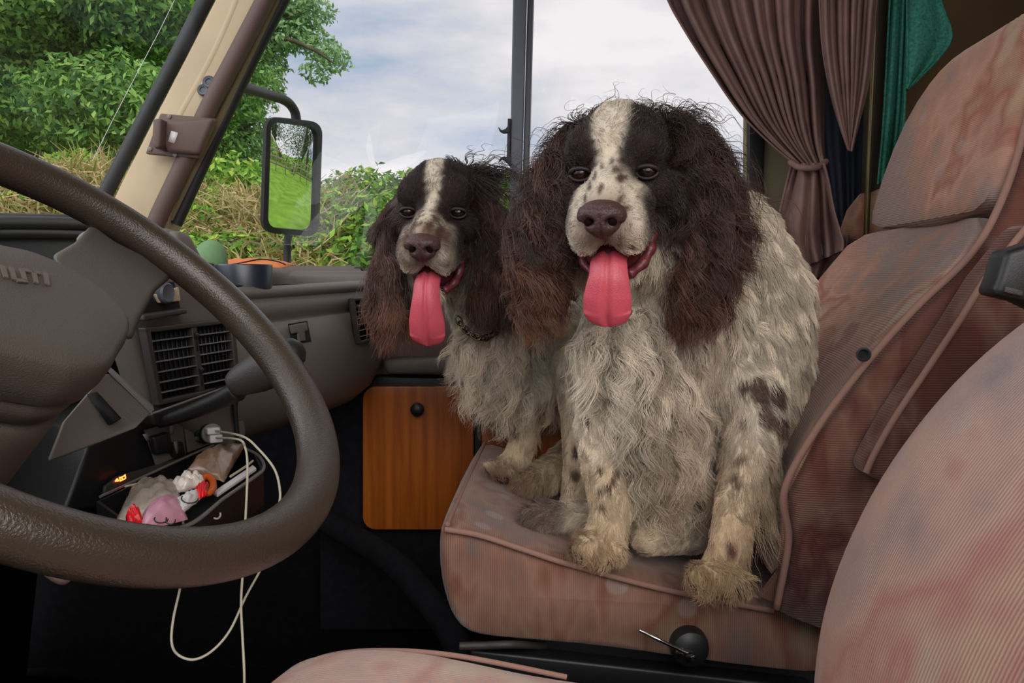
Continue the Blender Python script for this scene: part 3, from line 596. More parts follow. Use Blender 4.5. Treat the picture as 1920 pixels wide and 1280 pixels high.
# lighter socket + adapter + cables
so_ = thing('lighter_socket', CPl(378, 805), 'round black power socket in the console', 'socket')
lathe('bezel', CPl(378, 805, .004), CN, [(0, .017), (.006, .017), (.008, .0145), (.006, .012), (.001, .011), (.001, .001)], M['black'], so_, 28)
lathe('catch', CPl(368, 822, .008), CN, [(0, .003), (.003, .0025)], M['grey'], so_, 12)
ad = thing('usb_adapter', CPl(405, 812, .03), 'white two-port charger plugged into the console socket', 'charger')
a0 = CPl(384, 808, .004); a1 = PL(402, 814, CPl(384, 808, .05), CN); ax = (a1 - a0).normalized()
lathe('barrel', a0, ax, [(0, .010), (.03, .010), (.046, .0112)], M['black'], ad, 24)
lathe('ring', a0 + ax * .046, ax, [(0, .0112), (.0012, .0120), (.0024, .0112), (.003, .008)], M['slat'], ad, 28)
bu = ax.cross(Vector((0, 0, 1))).normalized(); bw = bu.cross(ax); Rm = Matrix((bu, ax, bw)).transposed()
e0 = a0 + ax * .055
box('plug', e0 + ax * .008 - bw * .0045, (.014, .022, .009), M['white'], ad, Rm, .0012); box('plug', e0 + ax * .006 + bw * .0045 + bu * .002, (.014, .020, .0075), M['white'], ad, Rm, .0012)
c1 = tube('charging_cable', [e0 + ax * .016 + bw * .0045, P(455, 818, .80), P(485, 842, .78), P(515, 880, .76), P(525, 920, .75), P(523, 950, .75), P(515, 1010, .78), P(490, 1065, .78), P(460, 1120, .74), P(432, 1180, .72), P(400, 1218, .71), P(365, 1236, .70), P(335, 1228, .70), P(322, 1205, .70), P(325, 1160, .71), P(338, 1100, .73), P(344, 1050, .75), P(344, 985, .75), P(333, 945, .76), P(305, 918, .77), P(280, 909, .78), P(255, 908, .785), P(235, 912, .79)], .0012, M['cable'], n=8, res=8)
tag(c1, 'pale cable looping out of the upper plug and below the wheel back into the tray', 'cable')
c2 = tube('charging_cable', [e0 + ax * .016 - bw * .0035, P(448, 824, .80), P(460, 840, .79), P(464, 870, .77), P(463, 920, .76), P(461, 960, .75), P(456, 1060, .73), P(452, 1130, .72), P(455, 1200, .71), P(458, 1260, .70), P(458, 1320, .70)], .0012, M['cable'], n=8, res=8)
tag(c2, 'pale cable hanging straight down from the lower plug to the floor', 'cable')
# tray with its clutter
ty = thing('storage_tray', (-.35, .8, .74), 'open dark tray jutting from the console, full of plastic bags', 'tray')
z = .78
def ZP(px, py, o=0): return PZ(px, py, z + o)
c4 = [ZP(180, 940), ZP(440, 818), ZP(478, 850), ZP(494, 878), ZP(350, 985), ZP(250, 990)]
cen = sum(c4, Vector()) / 6
plate('tray_floor', [p - Vector((0, 0, .045)) for p in c4], (0, 0, .003), M['black'], ty, bevel=0)
for i in range(6):
    a, b = c4[i], c4[(i + 1) % 6]; i1 = (cen - a).normalized() * .004; i2 = (cen - b).normalized() * .004
    plate('tray_wall', [a, b, b + i2, a + i1], (0, 0, -.047), M['black'], ty, bevel=.0008)
tube('tray_rim', [ZP(250, 990), ZP(350, 985), ZP(420, 934), ZP(475, 896), ZP(495, 877), ZP(485, 855), ZP(462, 842)], .0020, M['slat'], ty)
# clutter
def crumple(name, quad, h, mt, n=14, amp=.006, seed=1, label=None, cat=None, parent=None):
    rs = np.random.default_rng(seed); a, b, c, d = [Vector(q) for q in quad]; rows = []
    ph = rs.random(6) * 6
    for i in range(n + 1):
        r = []
        for j in range(n + 1):
            u, v = i / n, j / n; p = quadlerp((a, b, c, d), u, v); env = (math.sin(math.pi * u) * math.sin(math.pi * v)) ** .5
            k = amp * (abs(math.sin(u * 9 + ph[0] + 2 * math.sin(v * 5 + ph[1]))) + .7 * abs(math.sin(v * 11 + u * 6 + ph[2])) + .4 * rs.random())
            r.append(p + Vector((0, 0, h * env + k * (.3 + env))))
        rows.append(r)
    o = grid(name, rows, mt, parent, thick=.0006)
    if label: tag(o, label, cat)
    return o
clear = mat('cloudy_plastic_film', lin((196, 182, 166)), .25, var=.25, vscale=60, spec=.6); clear.node_tree.nodes['Principled BSDF'].inputs['Alpha'].default_value = .6
pb = thing('plastic_bag', ZP(300, 960), 'crumpled clear and pink plastic bag with red corners lying in the tray', 'bag')
crumple('film', [ZP(252, 908, .005), ZP(330, 905, .01), ZP(345, 960, .01), ZP(215, 985, .0)], .009, clear, seed=3, parent=pb, amp=.004)
crumple('pink_panel', [ZP(268, 965, .012), ZP(335, 935, .014), ZP(352, 975, .012), ZP(262, 1000, .010)], .012, mat('pink_print', lin((188, 132, 150)), .35), seed=5, amp=.002, parent=pb)
crumple('silver_fold', [ZP(318, 912, .014), ZP(380, 900, .016), ZP(386, 912, .012), ZP(325, 932, .008)], .005, mat('silver_film', lin((214, 204, 194)), .25, spec=.8), seed=8, amp=.005, parent=pb)
crumple('white_panel', [ZP(330, 938, .020), ZP(372, 920, .020), ZP(376, 938, .016), ZP(340, 966, .016)], .003, mat('white_film', lin((206, 200, 200)), .35), seed=9, amp=.002, parent=pb)
red = mat('red_film', lin((222, 24, 30)), .35)
crumple('red_corner', [ZP(366, 918, .020), ZP(392, 908, .018), ZP(388, 930, .018), ZP(372, 940, .016)], .003, red, seed=11, amp=.003, parent=pb)
crumple('red_corner', [ZP(236, 972, .016), ZP(262, 966, .016), ZP(268, 984, .012), ZP(240, 990, .010)], .008, red, seed=12, amp=.003, parent=pb)
parts = []
for x0, y0, rx, ry in ((302, 973, 13, 7), (320, 974, 9, 9), (356, 934, 16, 9)):
    pts = [ZP(x0 + rx * math.cos(t), y0 + ry * math.sin(t), .040) for t in [k * .45 for k in range(9)]]; parts.append(tubev(pts, .0006, 5))
for v, f in parts: mk('printed_outline', v, f, M['black'], pb)
bb = thing('food_packet', ZP(415, 870), 'brownish clear packet standing behind the plastic bag in the tray', 'packet')
crumple('wrapper', [ZP(350, 884, .012), ZP(378, 852, .022), ZP(462, 832, .020), ZP(420, 905, .004)], .008, mat('brown_cellophane', lin((132, 104, 84)), .25, spec=.8, var=.3, vscale=50), seed=21, amp=.003, parent=bb)
ob = tube('orange_ring', [ZP(388 + 12 * math.cos(t), 909 + 15 * math.sin(t), .012) for t in [k * .7 for k in range(9)]], .0035, mat('orange_plastic', lin((214, 96, 24)), .35), closed=True); tag(ob, 'orange plastic ring at the end of the bag in the tray', 'ring')
rl = plate('white_ruler', [ZP(400, 928, .001), ZP(474, 877, .001), ZP(481, 883, .001), ZP(408, 933, .001)], (0, 0, .004), M['white'], bevel=.001); tag(rl, 'thin white strip lying along the front of the tray', 'ruler')
pn = tube('thin_pen', [ZP(432, 893, .006), ZP(458, 876, .008), ZP(474, 864, .008)], .0014, M['cable']); tag(pn, 'thin metal pen resting beside the white strip in the tray', 'pen')
hk = tube('wire_hook', [P(401, 971, .74), P(408, 972, .74), P(413, 967, .74), P(413, 961, .74)], .0009, M['cable']); tag(hk, 'tiny pale wire hook hanging in the dark below the tray', 'hook')

# things on the passenger shelf
cu = lathe('storage_cup', P(458, 548, 1.09), (0, 0, 1), [(0, .032), (.002, .036), (.036, .038), (.038, .037), (.036, .034), (.004, .032)], mat('navy_plastic', lin((34, 40, 54)), .35, spec=.6), None, 40); tag(cu, 'dark navy round cup standing on the dashboard shelf', 'cup')
oc = crumple('orange_cloth', [P(410, 500, 1.25), P(530, 504, 1.3), P(556, 497, 1.45), P(412, 493, 1.5)], .004, mat('orange_cloth', lin((228, 132, 72)), .8), seed=31, amp=.004, label='folded orange cloth on the dashboard shelf behind the cup', cat='cloth')
gc = lathe('green_cap', P(392, 492, 1.2), (.3, .1, 1), [(-.004, .012), (0, .026), (.006, .0265), (.014, .023), (.024, .019), (.031, .012), (.034, .003)], mat('green_fabric', lin((112, 148, 104)), .9, bump=1, bscale=120)); tag(gc, 'small green cap lying beside the orange cloth', 'cap')
bc = tube('thin_black_wire', [P(428, 497, 1.2), P(455, 492, 1.2), P(490, 486, 1.22), P(520, 490, 1.25), P(535, 496, 1.3)], .0011, M['black']); tag(bc, 'thin black wire lying over the orange cloth', 'wire')
ws_ = tube('window_catch', [P(662, 508, 1.53), P(668, 503, 1.53), P(678, 503, 1.53), P(684, 511, 1.53)], .003, M['black']); tag(ws_, 'small curved black catch at the far corner of the dashboard shelf', 'catch')

# ================================================================ PASSENGER FOOTWELL
dp = thing('door_lining_panel', P(775, 640, 1.5), 'brown-grey moulded door panel with an armrest ledge behind the small dog', 'door panel')
plate('panel', [P(680, 530, 1.53), P(1020, 530, 1.53), P(1020, 740, 1.53), P(700, 740, 1.53), P(690, 600, 1.53)], (0, .04, 0), mat('door_plastic', lin((112, 92, 86)), .6, bump=.3, bscale=600), dp, bevel=.01)
plate('armrest', [P(716, 675, 1.47), P(840, 671, 1.47), P(1000, 678, 1.47), P(1000, 705, 1.47), P(722, 702, 1.47)], (0, .07, 0), M['dash'], dp, bevel=.010)
plate('lower_edge', [P(700, 704, 1.5), P(880, 708, 1.5), P(920, 760, 1.5), P(905, 800, 1.5), P(890, 740, 1.5), P(690, 728, 1.5)], (0, .04, 0), M['black'], dp, bevel=.004)
kp = thing('cupboard_hatch', P(785, 990, 1.49), 'orange wooden hatch with rounded corners and a black knob in the footwell', 'cupboard hatch')
def rr(x0, y0, x1, y1, r, Y):
    o = []
    for cx, cy, a in ((x1 - r, y0 + r, -90), (x1 - r, y1 - r, 0), (x0 + r, y1 - r, 90), (x0 + r, y0 + r, 180)):
        for k in range(7): t = math.radians(a + 15 * k); o.append(P(cx + r * math.cos(t), cy + r * math.sin(t), Y))
    return o
plate('door', rr(680, 724, 888, 993, 24, 1.49), (0, .018, 0), M['wood'], kp, bevel=.002)
lathe('knob', P(784, 765, 1.49), (0, -1, 0), [(-.002, .008), (.006, .008), (.010, .0125), (.018, .0125), (.022, .008), (.023, .002)], M['black'], kp, 28)
plate('surround', [P(600, 705, 1.515), P(930, 705, 1.515), P(930, 1180, 1.515), P(600, 1180, 1.515)], (0, .03, 0), M['carpet'], kp, bevel=.002)
plate('black_post', [P(888, 735, 1.50), P(904, 735, 1.50), P(904, 1010, 1.50), P(886, 1010, 1.50)], (0, .03, 0), M['black'], kp, bevel=.004)
cb = thing('shelf_unit', P(1000, 900, 1.5), 'cherry wood shelf unit with a rounded lip between the hatch and the seat', 'shelf unit')
plate('back', [P(904, 730, 1.54), P(1250, 730, 1.54), P(1250, 800, 1.54), P(904, 800, 1.54)], (0, .02, 0), M['pit'], cb, bevel=0)
plate('side', [P(904, 735, 1.48), P(914, 735, 1.48), P(914, 785, 1.48), P(904, 785, 1.48)], (0, .06, 0), M['wood2'], cb, bevel=.001)
tube('lip', [P(905, 789, 1.47), P(1080, 792, 1.47), P(1250, 795, 1.47)], .012, M['wood2'], cb, 14)
plate('front', [P(903, 798, 1.48), P(1250, 803, 1.48), P(1250, 960, 1.48), P(903, 960, 1.48)], (0, .06, 0), M['wood'], cb, bevel=.001)
wb = lathe('white_ball', P(943, 769, 1.50), (0, 0, 1), [(-.009, .002), (-.006, .007), (0, .010), (.006, .007), (.009, .002)], M['white'], None, 16); tag(wb, 'small round white thing on the wooden shelf behind the small dog', 'ball')
# carpeted hump on the floor
hp = tube('floor_carpet_roll', [P(610, 975, 1.46), P(660, 1005, 1.40), P(730, 1050, 1.30), P(790, 1110, 1.20), P(850, 1190, 1.12), P(880, 1280, 1.05)], .022, M['carpet'], n=8, res=14); tag(hp, 'black carpeted ridge curving over the footwell floor towards the seat base', 'carpet ridge')
# ================================================================ SEATS
ps = thing('captain_seat', (.15, 1.16, .2), 'patterned dusty pink passenger seat with both spaniels on it', 'seat')
CY0, CY1 = .925, 1.41
cpx = [(832, 986), (900, 1001), (980, 1026), (1060, 1052), (1200, 1090), (1320, 1116), (1450, 1140), (1560, 1160), (1575, 1215), (1560, 1262), (1420, 1254), (1300, 1240), (1160, 1224), (1000, 1205), (890, 1192), (852, 1168), (830, 1110), (822, 1045)]
cxz = [P(x, y, CY0) for x, y in cpx]; cxz = smoothpath([Vector((p.x, 0, p.z)) for p in cxz], 3, True); cc_ = sum(cxz, Vector()) / len(cxz)
# keep the upper front edge fairly crisp; rounded ends along Y
def cring(y, ins, sag=0):
    o = []
    for p in cxz:
        d = (cc_ - p); q = p + d.normalized() * ins; q.x += (y - CY0) * .06; top = 1 if q.z > cc_.z else 0
        o.append(Vector((q.x, y, q.z - sag * top * max(0, min(1, (q.x + .06) / .1)))))
    return o
ys = [(CY0, .014, 0), (CY0 + .004, .006, 0), (CY0 + .014, 0, 0), (CY0 + .06, -.002, .003), (CY0 + .12, -.003, .006), (1.16, -.004, .008), (CY1 - .12, -.003, .006), (CY1 - .03, 0, 0), (CY1 - .01, .008, 0), (CY1, .02, 0)]
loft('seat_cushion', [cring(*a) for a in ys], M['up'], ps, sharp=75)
tube('piping', [P(834, 992, .921), P(900, 1004, .921), P(980, 1030, .921), P(1060, 1056, .921), P(1200, 1094, .921), P(1320, 1121, .921), P(1450, 1145, .921)], .0035, M['pipe'], ps)
tube('piping', [Vector((cxz[0].x + .004 + (y - CY0) * .06, y, cxz[0].z + .001)) for y in (.93, 1.0, 1.1, 1.2, 1.3, 1.37, 1.395)], .003, M['pipe'], ps)
S_ = [(.62, .30, .90, .33, 1.40), (.70, .312, .90, .34, 1.40), (.76, .302, .89, .36, 1.40), (.83, .333, .885, .40, 1.40), (.90, .385, .89, .45, 1.40), (.965, .44, .89, .50, 1.39), (1.025, .505, .90, .545, 1.37), (1.085, .548, .92, .572, 1.34)]
H_ = [(1.075, .540, .925, .590, 1.335), (1.10, .550, .930, .590, 1.33), (1.16, .590, .955, .588, 1.29), (1.24, .620, .985, .600, 1.25), (1.295, .631, .998, .628, 1.23), (1.322, .636, 1.000, .648, 1.215), (1.338, .642, 1.002, .672, 1.19)]
def sring(z, nx, ny, fx, fy, dep, conc, thick=.13):
    r = []
    for k in range(13):
        t = k / 12; y = ny + (fy - ny) * t; x = nx + (fx - nx) * t + conc * math.sin(math.pi * t) ** .7
        r.append(Vector((x, y, z)))
    n = [Vector((fx + .012, fy + .008, z)), Vector((fx + thick * .5, fy + .008, z - .01)), Vector((fx + thick, fy - .02, z - .02)), Vector(((nx + fx) / 2 + thick + .02, (ny + fy) / 2, z - .02)), Vector((nx + thick, ny + .02, z - .02)), Vector((nx + thick * .5, ny - .006, z - .01)), Vector((nx + .014, ny - .008, z))]
    return r + n
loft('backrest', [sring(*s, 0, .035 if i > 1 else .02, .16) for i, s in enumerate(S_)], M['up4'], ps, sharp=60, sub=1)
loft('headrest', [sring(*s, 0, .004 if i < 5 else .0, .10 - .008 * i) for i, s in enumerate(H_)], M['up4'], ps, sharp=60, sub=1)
# side panel of the backrest, darker
rows = []
for (z, nx, ny, fx, fy) in S_[:] + H_[2:5]:
    rows.append([Vector((nx + a, ny - .010 + b, z - a * .35)) for a, b in ((.010, .004), (.02, -.004), (.06, -.010), (.12, -.012), (.20, -.010), (.27, -.002))])
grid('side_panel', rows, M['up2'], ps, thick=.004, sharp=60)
pts = [Vector((nx + .004, ny - .010, z)) for z, nx, ny, fx, fy in S_ + H_[2:]]
V, F = tubev(smoothpath(pts, 6), .0042, 10); mk('piping', V, F, M['pipe'], ps)
plate('far_wing', [P(1596, 452, 1.44), P(1592, 425, 1.44), P(1604, 390, 1.44), P(1628, 360, 1.44), P(1668, 342, 1.44), P(1700, 345, 1.44), P(1700, 470, 1.44)], (0, .05, 0), M['up4'], ps, bevel=.016, seg=5)
plate('skirt_flap', [P(1425, 1120, .918), P(1470, 1060, .918), P(1560, 1100, .918), P(1560, 1180, .918), P(1500, 1150, .918)], (0, .01, 0), M['up'], ps, bevel=.002)
# base, rod and recliner knob
plate('base', [(-.02, .98, .2), (.42, .98, .2), (.42, .98, .60), (.0, .98, .60)], (0, .36, 0), M['black'], ps, bevel=.01)
plate('slide_rail', [P(880, 1218, .94), P(1530, 1290, .94), P(1530, 1330, .94), P(880, 1262, .94)], (0, .03, 0), M['black'], ps, bevel=.004)
tube('adjuster_bar', [P(862, 1211, .93), P(905, 1210, .93), P(960, 1208, .93), P(1020, 1210, .97)], .005, M['dashd'], ps)
lathe('recliner_boss', P(1291, 1208, .922), (0, -1, 0), [(-.006, .023), (.006, .023), (.014, .021), (.019, .014), (.020, .004)], M['black'], ps, 32)
V, F = tubev([P(1199, 1181, .902), P(1240, 1201, .899), P(1288, 1224, .896), P(1297, 1222, .898)], .0022, 8); mk('recliner_lever', V, F, M['chrome'], ps)
for x, y, r in ((1293, 1231, .006), (1276, 1224, .005)): lathe('lever_bolt', P(x, y, .900), (0, -1, 0), [(-.004, r), (.002, r), (.003, r * .5)], M['chrome'], ps, 16)
tg = plate('yellow_tag', [P(1060, 1262, .95), P(1072, 1254, .95), P(1100, 1280, .95), P(1085, 1300, .95), P(1062, 1285, .95)], (0, .003, 0), mat('tag_card', lin((190, 140, 70)), .8), bevel=0); tag(tg, 'small tan scrap of card in the dark under the passenger seat', 'tag')
# folded armrest and belt buckle beside the backrest
ar = thing('folded_armrest', P(1750, 700, .80), 'folded pink-grey armrest standing between the two seats', 'armrest')
ap_ = [(1624, 886), (1640, 850), (1680, 780), (1740, 690), (1800, 600), (1850, 520), (1930, 420), (2080, 420), (2080, 700), (1800, 900), (1650, 905)]
plate('pad', [P(x, y, .82) for x, y in ap_], (0, .045, 0), M['up2'], ar, bevel=.014, seg=4)
tube('piping', [P(x, y, .818) for x, y in ap_[:7]], .0035, M['pipe'], ar)
bk_ = thing('belt_buckle', P(1900, 530, .72), 'black seat belt buckle at the right edge beside the pink seat', 'buckle')
plate('housing', [P(1876, 520, .70), P(1890, 470, .70), P(1990, 440, .70), P(1990, 600, .70), P(1920, 566, .70), P(1862, 552, .70)], (0, .03, 0), M['black'], bk_, bevel=.006)
plate('release_button', [P(1886, 536, .698), P(1920, 545, .698), P(1918, 556, .698), P(1884, 548, .698)], (0, .004, 0), M['dashd'], bk_, bevel=.001)
lathe('ring', P(1618, 664, .868), (-.2, -1, 0), [(0, .007), (.003, .008), (.004, .006), (.002, .0045), (.0, .004)], M['belt'], ar, 20)

ds = thing('captain_seat', (.1, .45, .2), 'pale pink corduroy driver seat nearest the camera', 'seat')
D_ = [(1516, 1400), (1518, 1280), (1530, 1160), (1562, 1050), (1620, 920), (1700, 800), (1800, 685), (1920, 588), (2060, 500), (2250, 420)]
rings = []
for x, y in D_:
    p = P(x, y, .70); r = []
    for k in range(15):
        t = k / 14; yy = .70 - .50 * t; r.append(Vector((p.x + .012 - .040 * math.sin(math.pi * min(1, t * 1.0 + .02)) ** .45, yy, p.z)))
    r += [Vector((p.x + .05, .19, p.z)), Vector((p.x + .13, .21, p.z)), Vector((p.x + .14, .45, p.z)), Vector((p.x + .13, .69, p.z)), Vector((p.x + .05, .715, p.z))]
    rings.append(r)
loft('backrest', rings, M['up3'], ds, sharp=70, sub=2)
for k, (yo, off) in enumerate(((.55, 0), (.40, 0))):
    pass
cr = []
prof2 = [(-.225, .62), (-.215, .645), (-.19, .662), (-.14, .671), (-.08, .668), (0, .655), (.1, .635), (.3, .60), (.3, .50), (-.1, .50), (-.2, .53), (-.225, .58)]
for y, ins in ((.20, .03), (.22, .01), (.25, 0), (.45, -.004), (.66, 0), (.69, .008), (.705, .02), (.71, .04)):
    c_ = Vector((0, 0, .59)); cr.append([Vector((x, y, z)) + (c_ - Vector((x, 0, z))).normalized() * ins for x, z in [(q.x, q.z) for q in smoothpath([Vector((a, 0, b)) for a, b in prof2], 4, True)]])
loft('seat_cushion', cr, M['up3'], ds, sharp=75)
tube('piping', [(-.205, .700, .640), (-.17, .703, .655), (-.12, .704, .660), (-.05, .704, .655), (.05, .704, .635)], .0025, M['pipe'], ds)
plate('base', [(-.12, .28, .2), (.3, .28, .2), (.3, .28, .52), (-.12, .28, .52)], (0, .36, 0), M['black'], ds, bevel=.01)

# ================================================================ CURTAINS, BLIND, TOWEL
def drape(name, left, right, Yc, amp, folds, mt, label=None, nx=110, parent=None, gather=1.0, ph=0, edge=0):
    l = smoothpath([Vector((x, y, 0)) for x, y in left], 8); r = smoothpath([Vector((x, y, 0)) for x, y in right], 8); m = 48; rows = []
    for i in range(m + 1):
        s = i / m; a = l[min(len(l) - 1, int(s * (len(l) - 1)))]; b = r[min(len(r) - 1, int(s * (len(r) - 1)))]
        fa = s * (len(l) - 1); ia = min(int(fa), len(l) - 2); a = l[ia].lerp(l[ia + 1], fa - ia); fb = s * (len(r) - 1); ib = min(int(fb), len(r) - 2); b = r[ib].lerp(r[ib + 1], fb - ib)
        row = []
        for k in range(nx + 1):
            u = k / nx; p = a.lerp(b, u); f = u * folds * 2 * math.pi + ph + .5 * math.sin(u * 7 + s * 2.5)
            d = math.cos(f + .9 * math.sin(u * 11 + 1)) * (.7 + .5 * math.sin(u * 5.3 + 2)) + .35 * math.cos(f * 2.1 + s * 3 + 1)
            w = amp * (1 - .45 * s * gather); row.append(P(p.x, p.y, Yc - w * d + .35 * w * math.sin(s * 6 + u * 5)))
        rows.append(row)
    o = grid(name, rows, mt, parent, thick=.003)
    if label: tag(o, label, 'curtain')
    return o
c1 = thing('curtain', P(1515, 310, 1.46), 'wide pleated brownish-pink curtain tied back above the passenger seat', 'curtain')
drape('pleats', [(1235, -60), (1252, 0), (1285, 60), (1330, 130), (1382, 205), (1432, 258), (1488, 306)], [(1545, -60), (1542, 0), (1540, 80), (1545, 160), (1545, 240), (1545, 280), (1548, 312)], 1.44, .024, 6.6, M['curtain'], parent=c1, gather=.9)
drape('lower_fall', [(1484, 306), (1474, 345), (1462, 395), (1454, 430), (1462, 470), (1484, 512)], [(1546, 306), (1556, 345), (1566, 395), (1576, 430), (1582, 452), (1580, 470)], 1.42, .026, 1.9, M['curtain'], parent=c1, gather=-.5, ph=1)
drape('hem_fold', [(1458, 455), (1462, 480), (1472, 505), (1488, 530)], [(1590, 440), (1586, 465), (1574, 490), (1560, 515)], 1.45, .02, 1.4, M['curtain'], parent=c1, gather=0, ph=2)
V, F = tubev(smoothpath([P(1482, 304, 1.43), P(1500, 314, 1.40), P(1530, 314, 1.40), P(1550, 302, 1.43)], 6), .0055, 10); mk('tie_band', V, F, M['curtain'], c1)
c2 = drape('curtain', [(1532, -60), (1536, 0), (1542, 90), (1556, 170), (1574, 235), (1591, 282)], [(1656, -60), (1645, 0), (1638, 90), (1628, 160), (1612, 225), (1597, 284)], 1.38, .016, 4.2, M['curtain'], gather=1.2, ph=2); tag(c2, 'narrow pleated pink curtain panel tapering to a point beside the green towel', 'curtain')
c3 = drape('blackout_blind', [(1490, -60), (1500, 40), (1520, 150), (1530, 260), (1545, 360), (1560, 480)], [(1650, -60), (1648, 40), (1640, 150), (1630, 260), (1625, 360), (1620, 480)], 1.52, .008, 3, M['darkcurtain'], gather=0); tag(c3, 'dark blue-black hanging between the two pink curtains', 'blind')
t1 = drape('towel_fold', [(1672, -60), (1668, 0), (1662, 120), (1655, 240), (1646, 345)], [(1706, -60), (1703, 0), (1700, 120), (1695, 240), (1685, 345)], 1.40, .012, 1.1, M['towel'], gather=0)
t1.name = 'hanging_towel'; tag(t1, 'long narrow fold of green towel hanging beside the wooden post', 'towel')
t2 = drape('draped_towel', [(1700, -60), (1700, 20), (1700, 80), (1700, 130), (1701, 166)], [(1740, -60), (1772, 20), (1786, 68), (1762, 108), (1702, 168)], 1.38, .006, .8, M['towel'], gather=0); tag(t2, 'rounded flap of green towel above the passenger headrest', 'towel')
# ================================================================ THE TWO SPANIELS
FURM = bpy.data.materials.new('dog_fur'); FURM.use_nodes = True
_n = FURM.node_tree.nodes; _l = FURM.node_tree.links; _b = _n['Principled BSDF']; _a = _n.new('ShaderNodeAttribute'); _a.attribute_name = 'Col'
_l.new(_a.outputs['Color'], _b.inputs['Base Color']); _b.inputs['Roughness'].default_value = .38; _b.inputs['Specular IOR Level'].default_value = .5
SKINM = attrmat('dog_coat', .8, 0, .1)
EYEM = mat('eye_brown', lin((34, 18, 13)), .10, spec=.6)
NOSEM = mat('dog_nose', lin((74, 52, 49)), .45, bump=1, bscale=400, spec=.45)
NOSTRIL = mat('nostril_shade', lin((24, 14, 14)), .95, spec=.05)  # dark colour paints the shade inside the nostrils, on solid plugs
TONGUE = mat('dog_tongue', lin((206, 84, 98)), .42, bump=.5, bscale=700, var=.12, vscale=25, spec=.6)
GUM = mat('dog_gums', lin((104, 42, 48)), .4, bump=.8, bscale=250, var=.3, vscale=120, spec=.6)
UPV = Vector((0, 0, 1)); npa = np.array

def project(w):
    v = Vector(w) - CAM; f = Vector((0, CP, -SP)); u = Vector((0, SP, CP)); d = v.dot(f); return 960 + FPX * v.x / d, 640 - FPX * v.dot(u) / d
def headframe(eye, nose, Ye, s, roll=0):
    """solve yaw and pitch so that the point between the eyes and the nose fall where the photo has them"""
    E = P(eye[0], eye[1], Ye); best = None
    for rng, st, c in ((.6, .1, (0, 0)), (.1, .02, None), (.02, .004, None)):
        if c is None: c = best[1]
        k = int(rng / st)
        for i in range(-k, k + 1):
            for j in range(-k, k + 1):
                yw, pt = c[0] + i * st, c[1] + j * st
                w = Vector((-math.sin(yw) * math.cos(pt), -math.cos(yw) * math.cos(pt), -math.sin(pt))); a = UPV.cross(w).normalized(); u = w.cross(a)
                if roll: a, u = a * math.cos(roll) + u * math.sin(roll), u * math.cos(roll) - a * math.sin(roll)
                O = E - w * .055 * s; q = project(O + (u * -.030 + w * .142) * s); e = (q[0] - nose[0]) ** 2 + (q[1] - nose[1]) ** 2
                if best is None or e < best[0]: best = (e, (yw, pt), O, a, u, w)
    print('HEAD yaw/pitch', best[1], best[0] ** .5)
    return best[2], best[3], best[4], best[5]

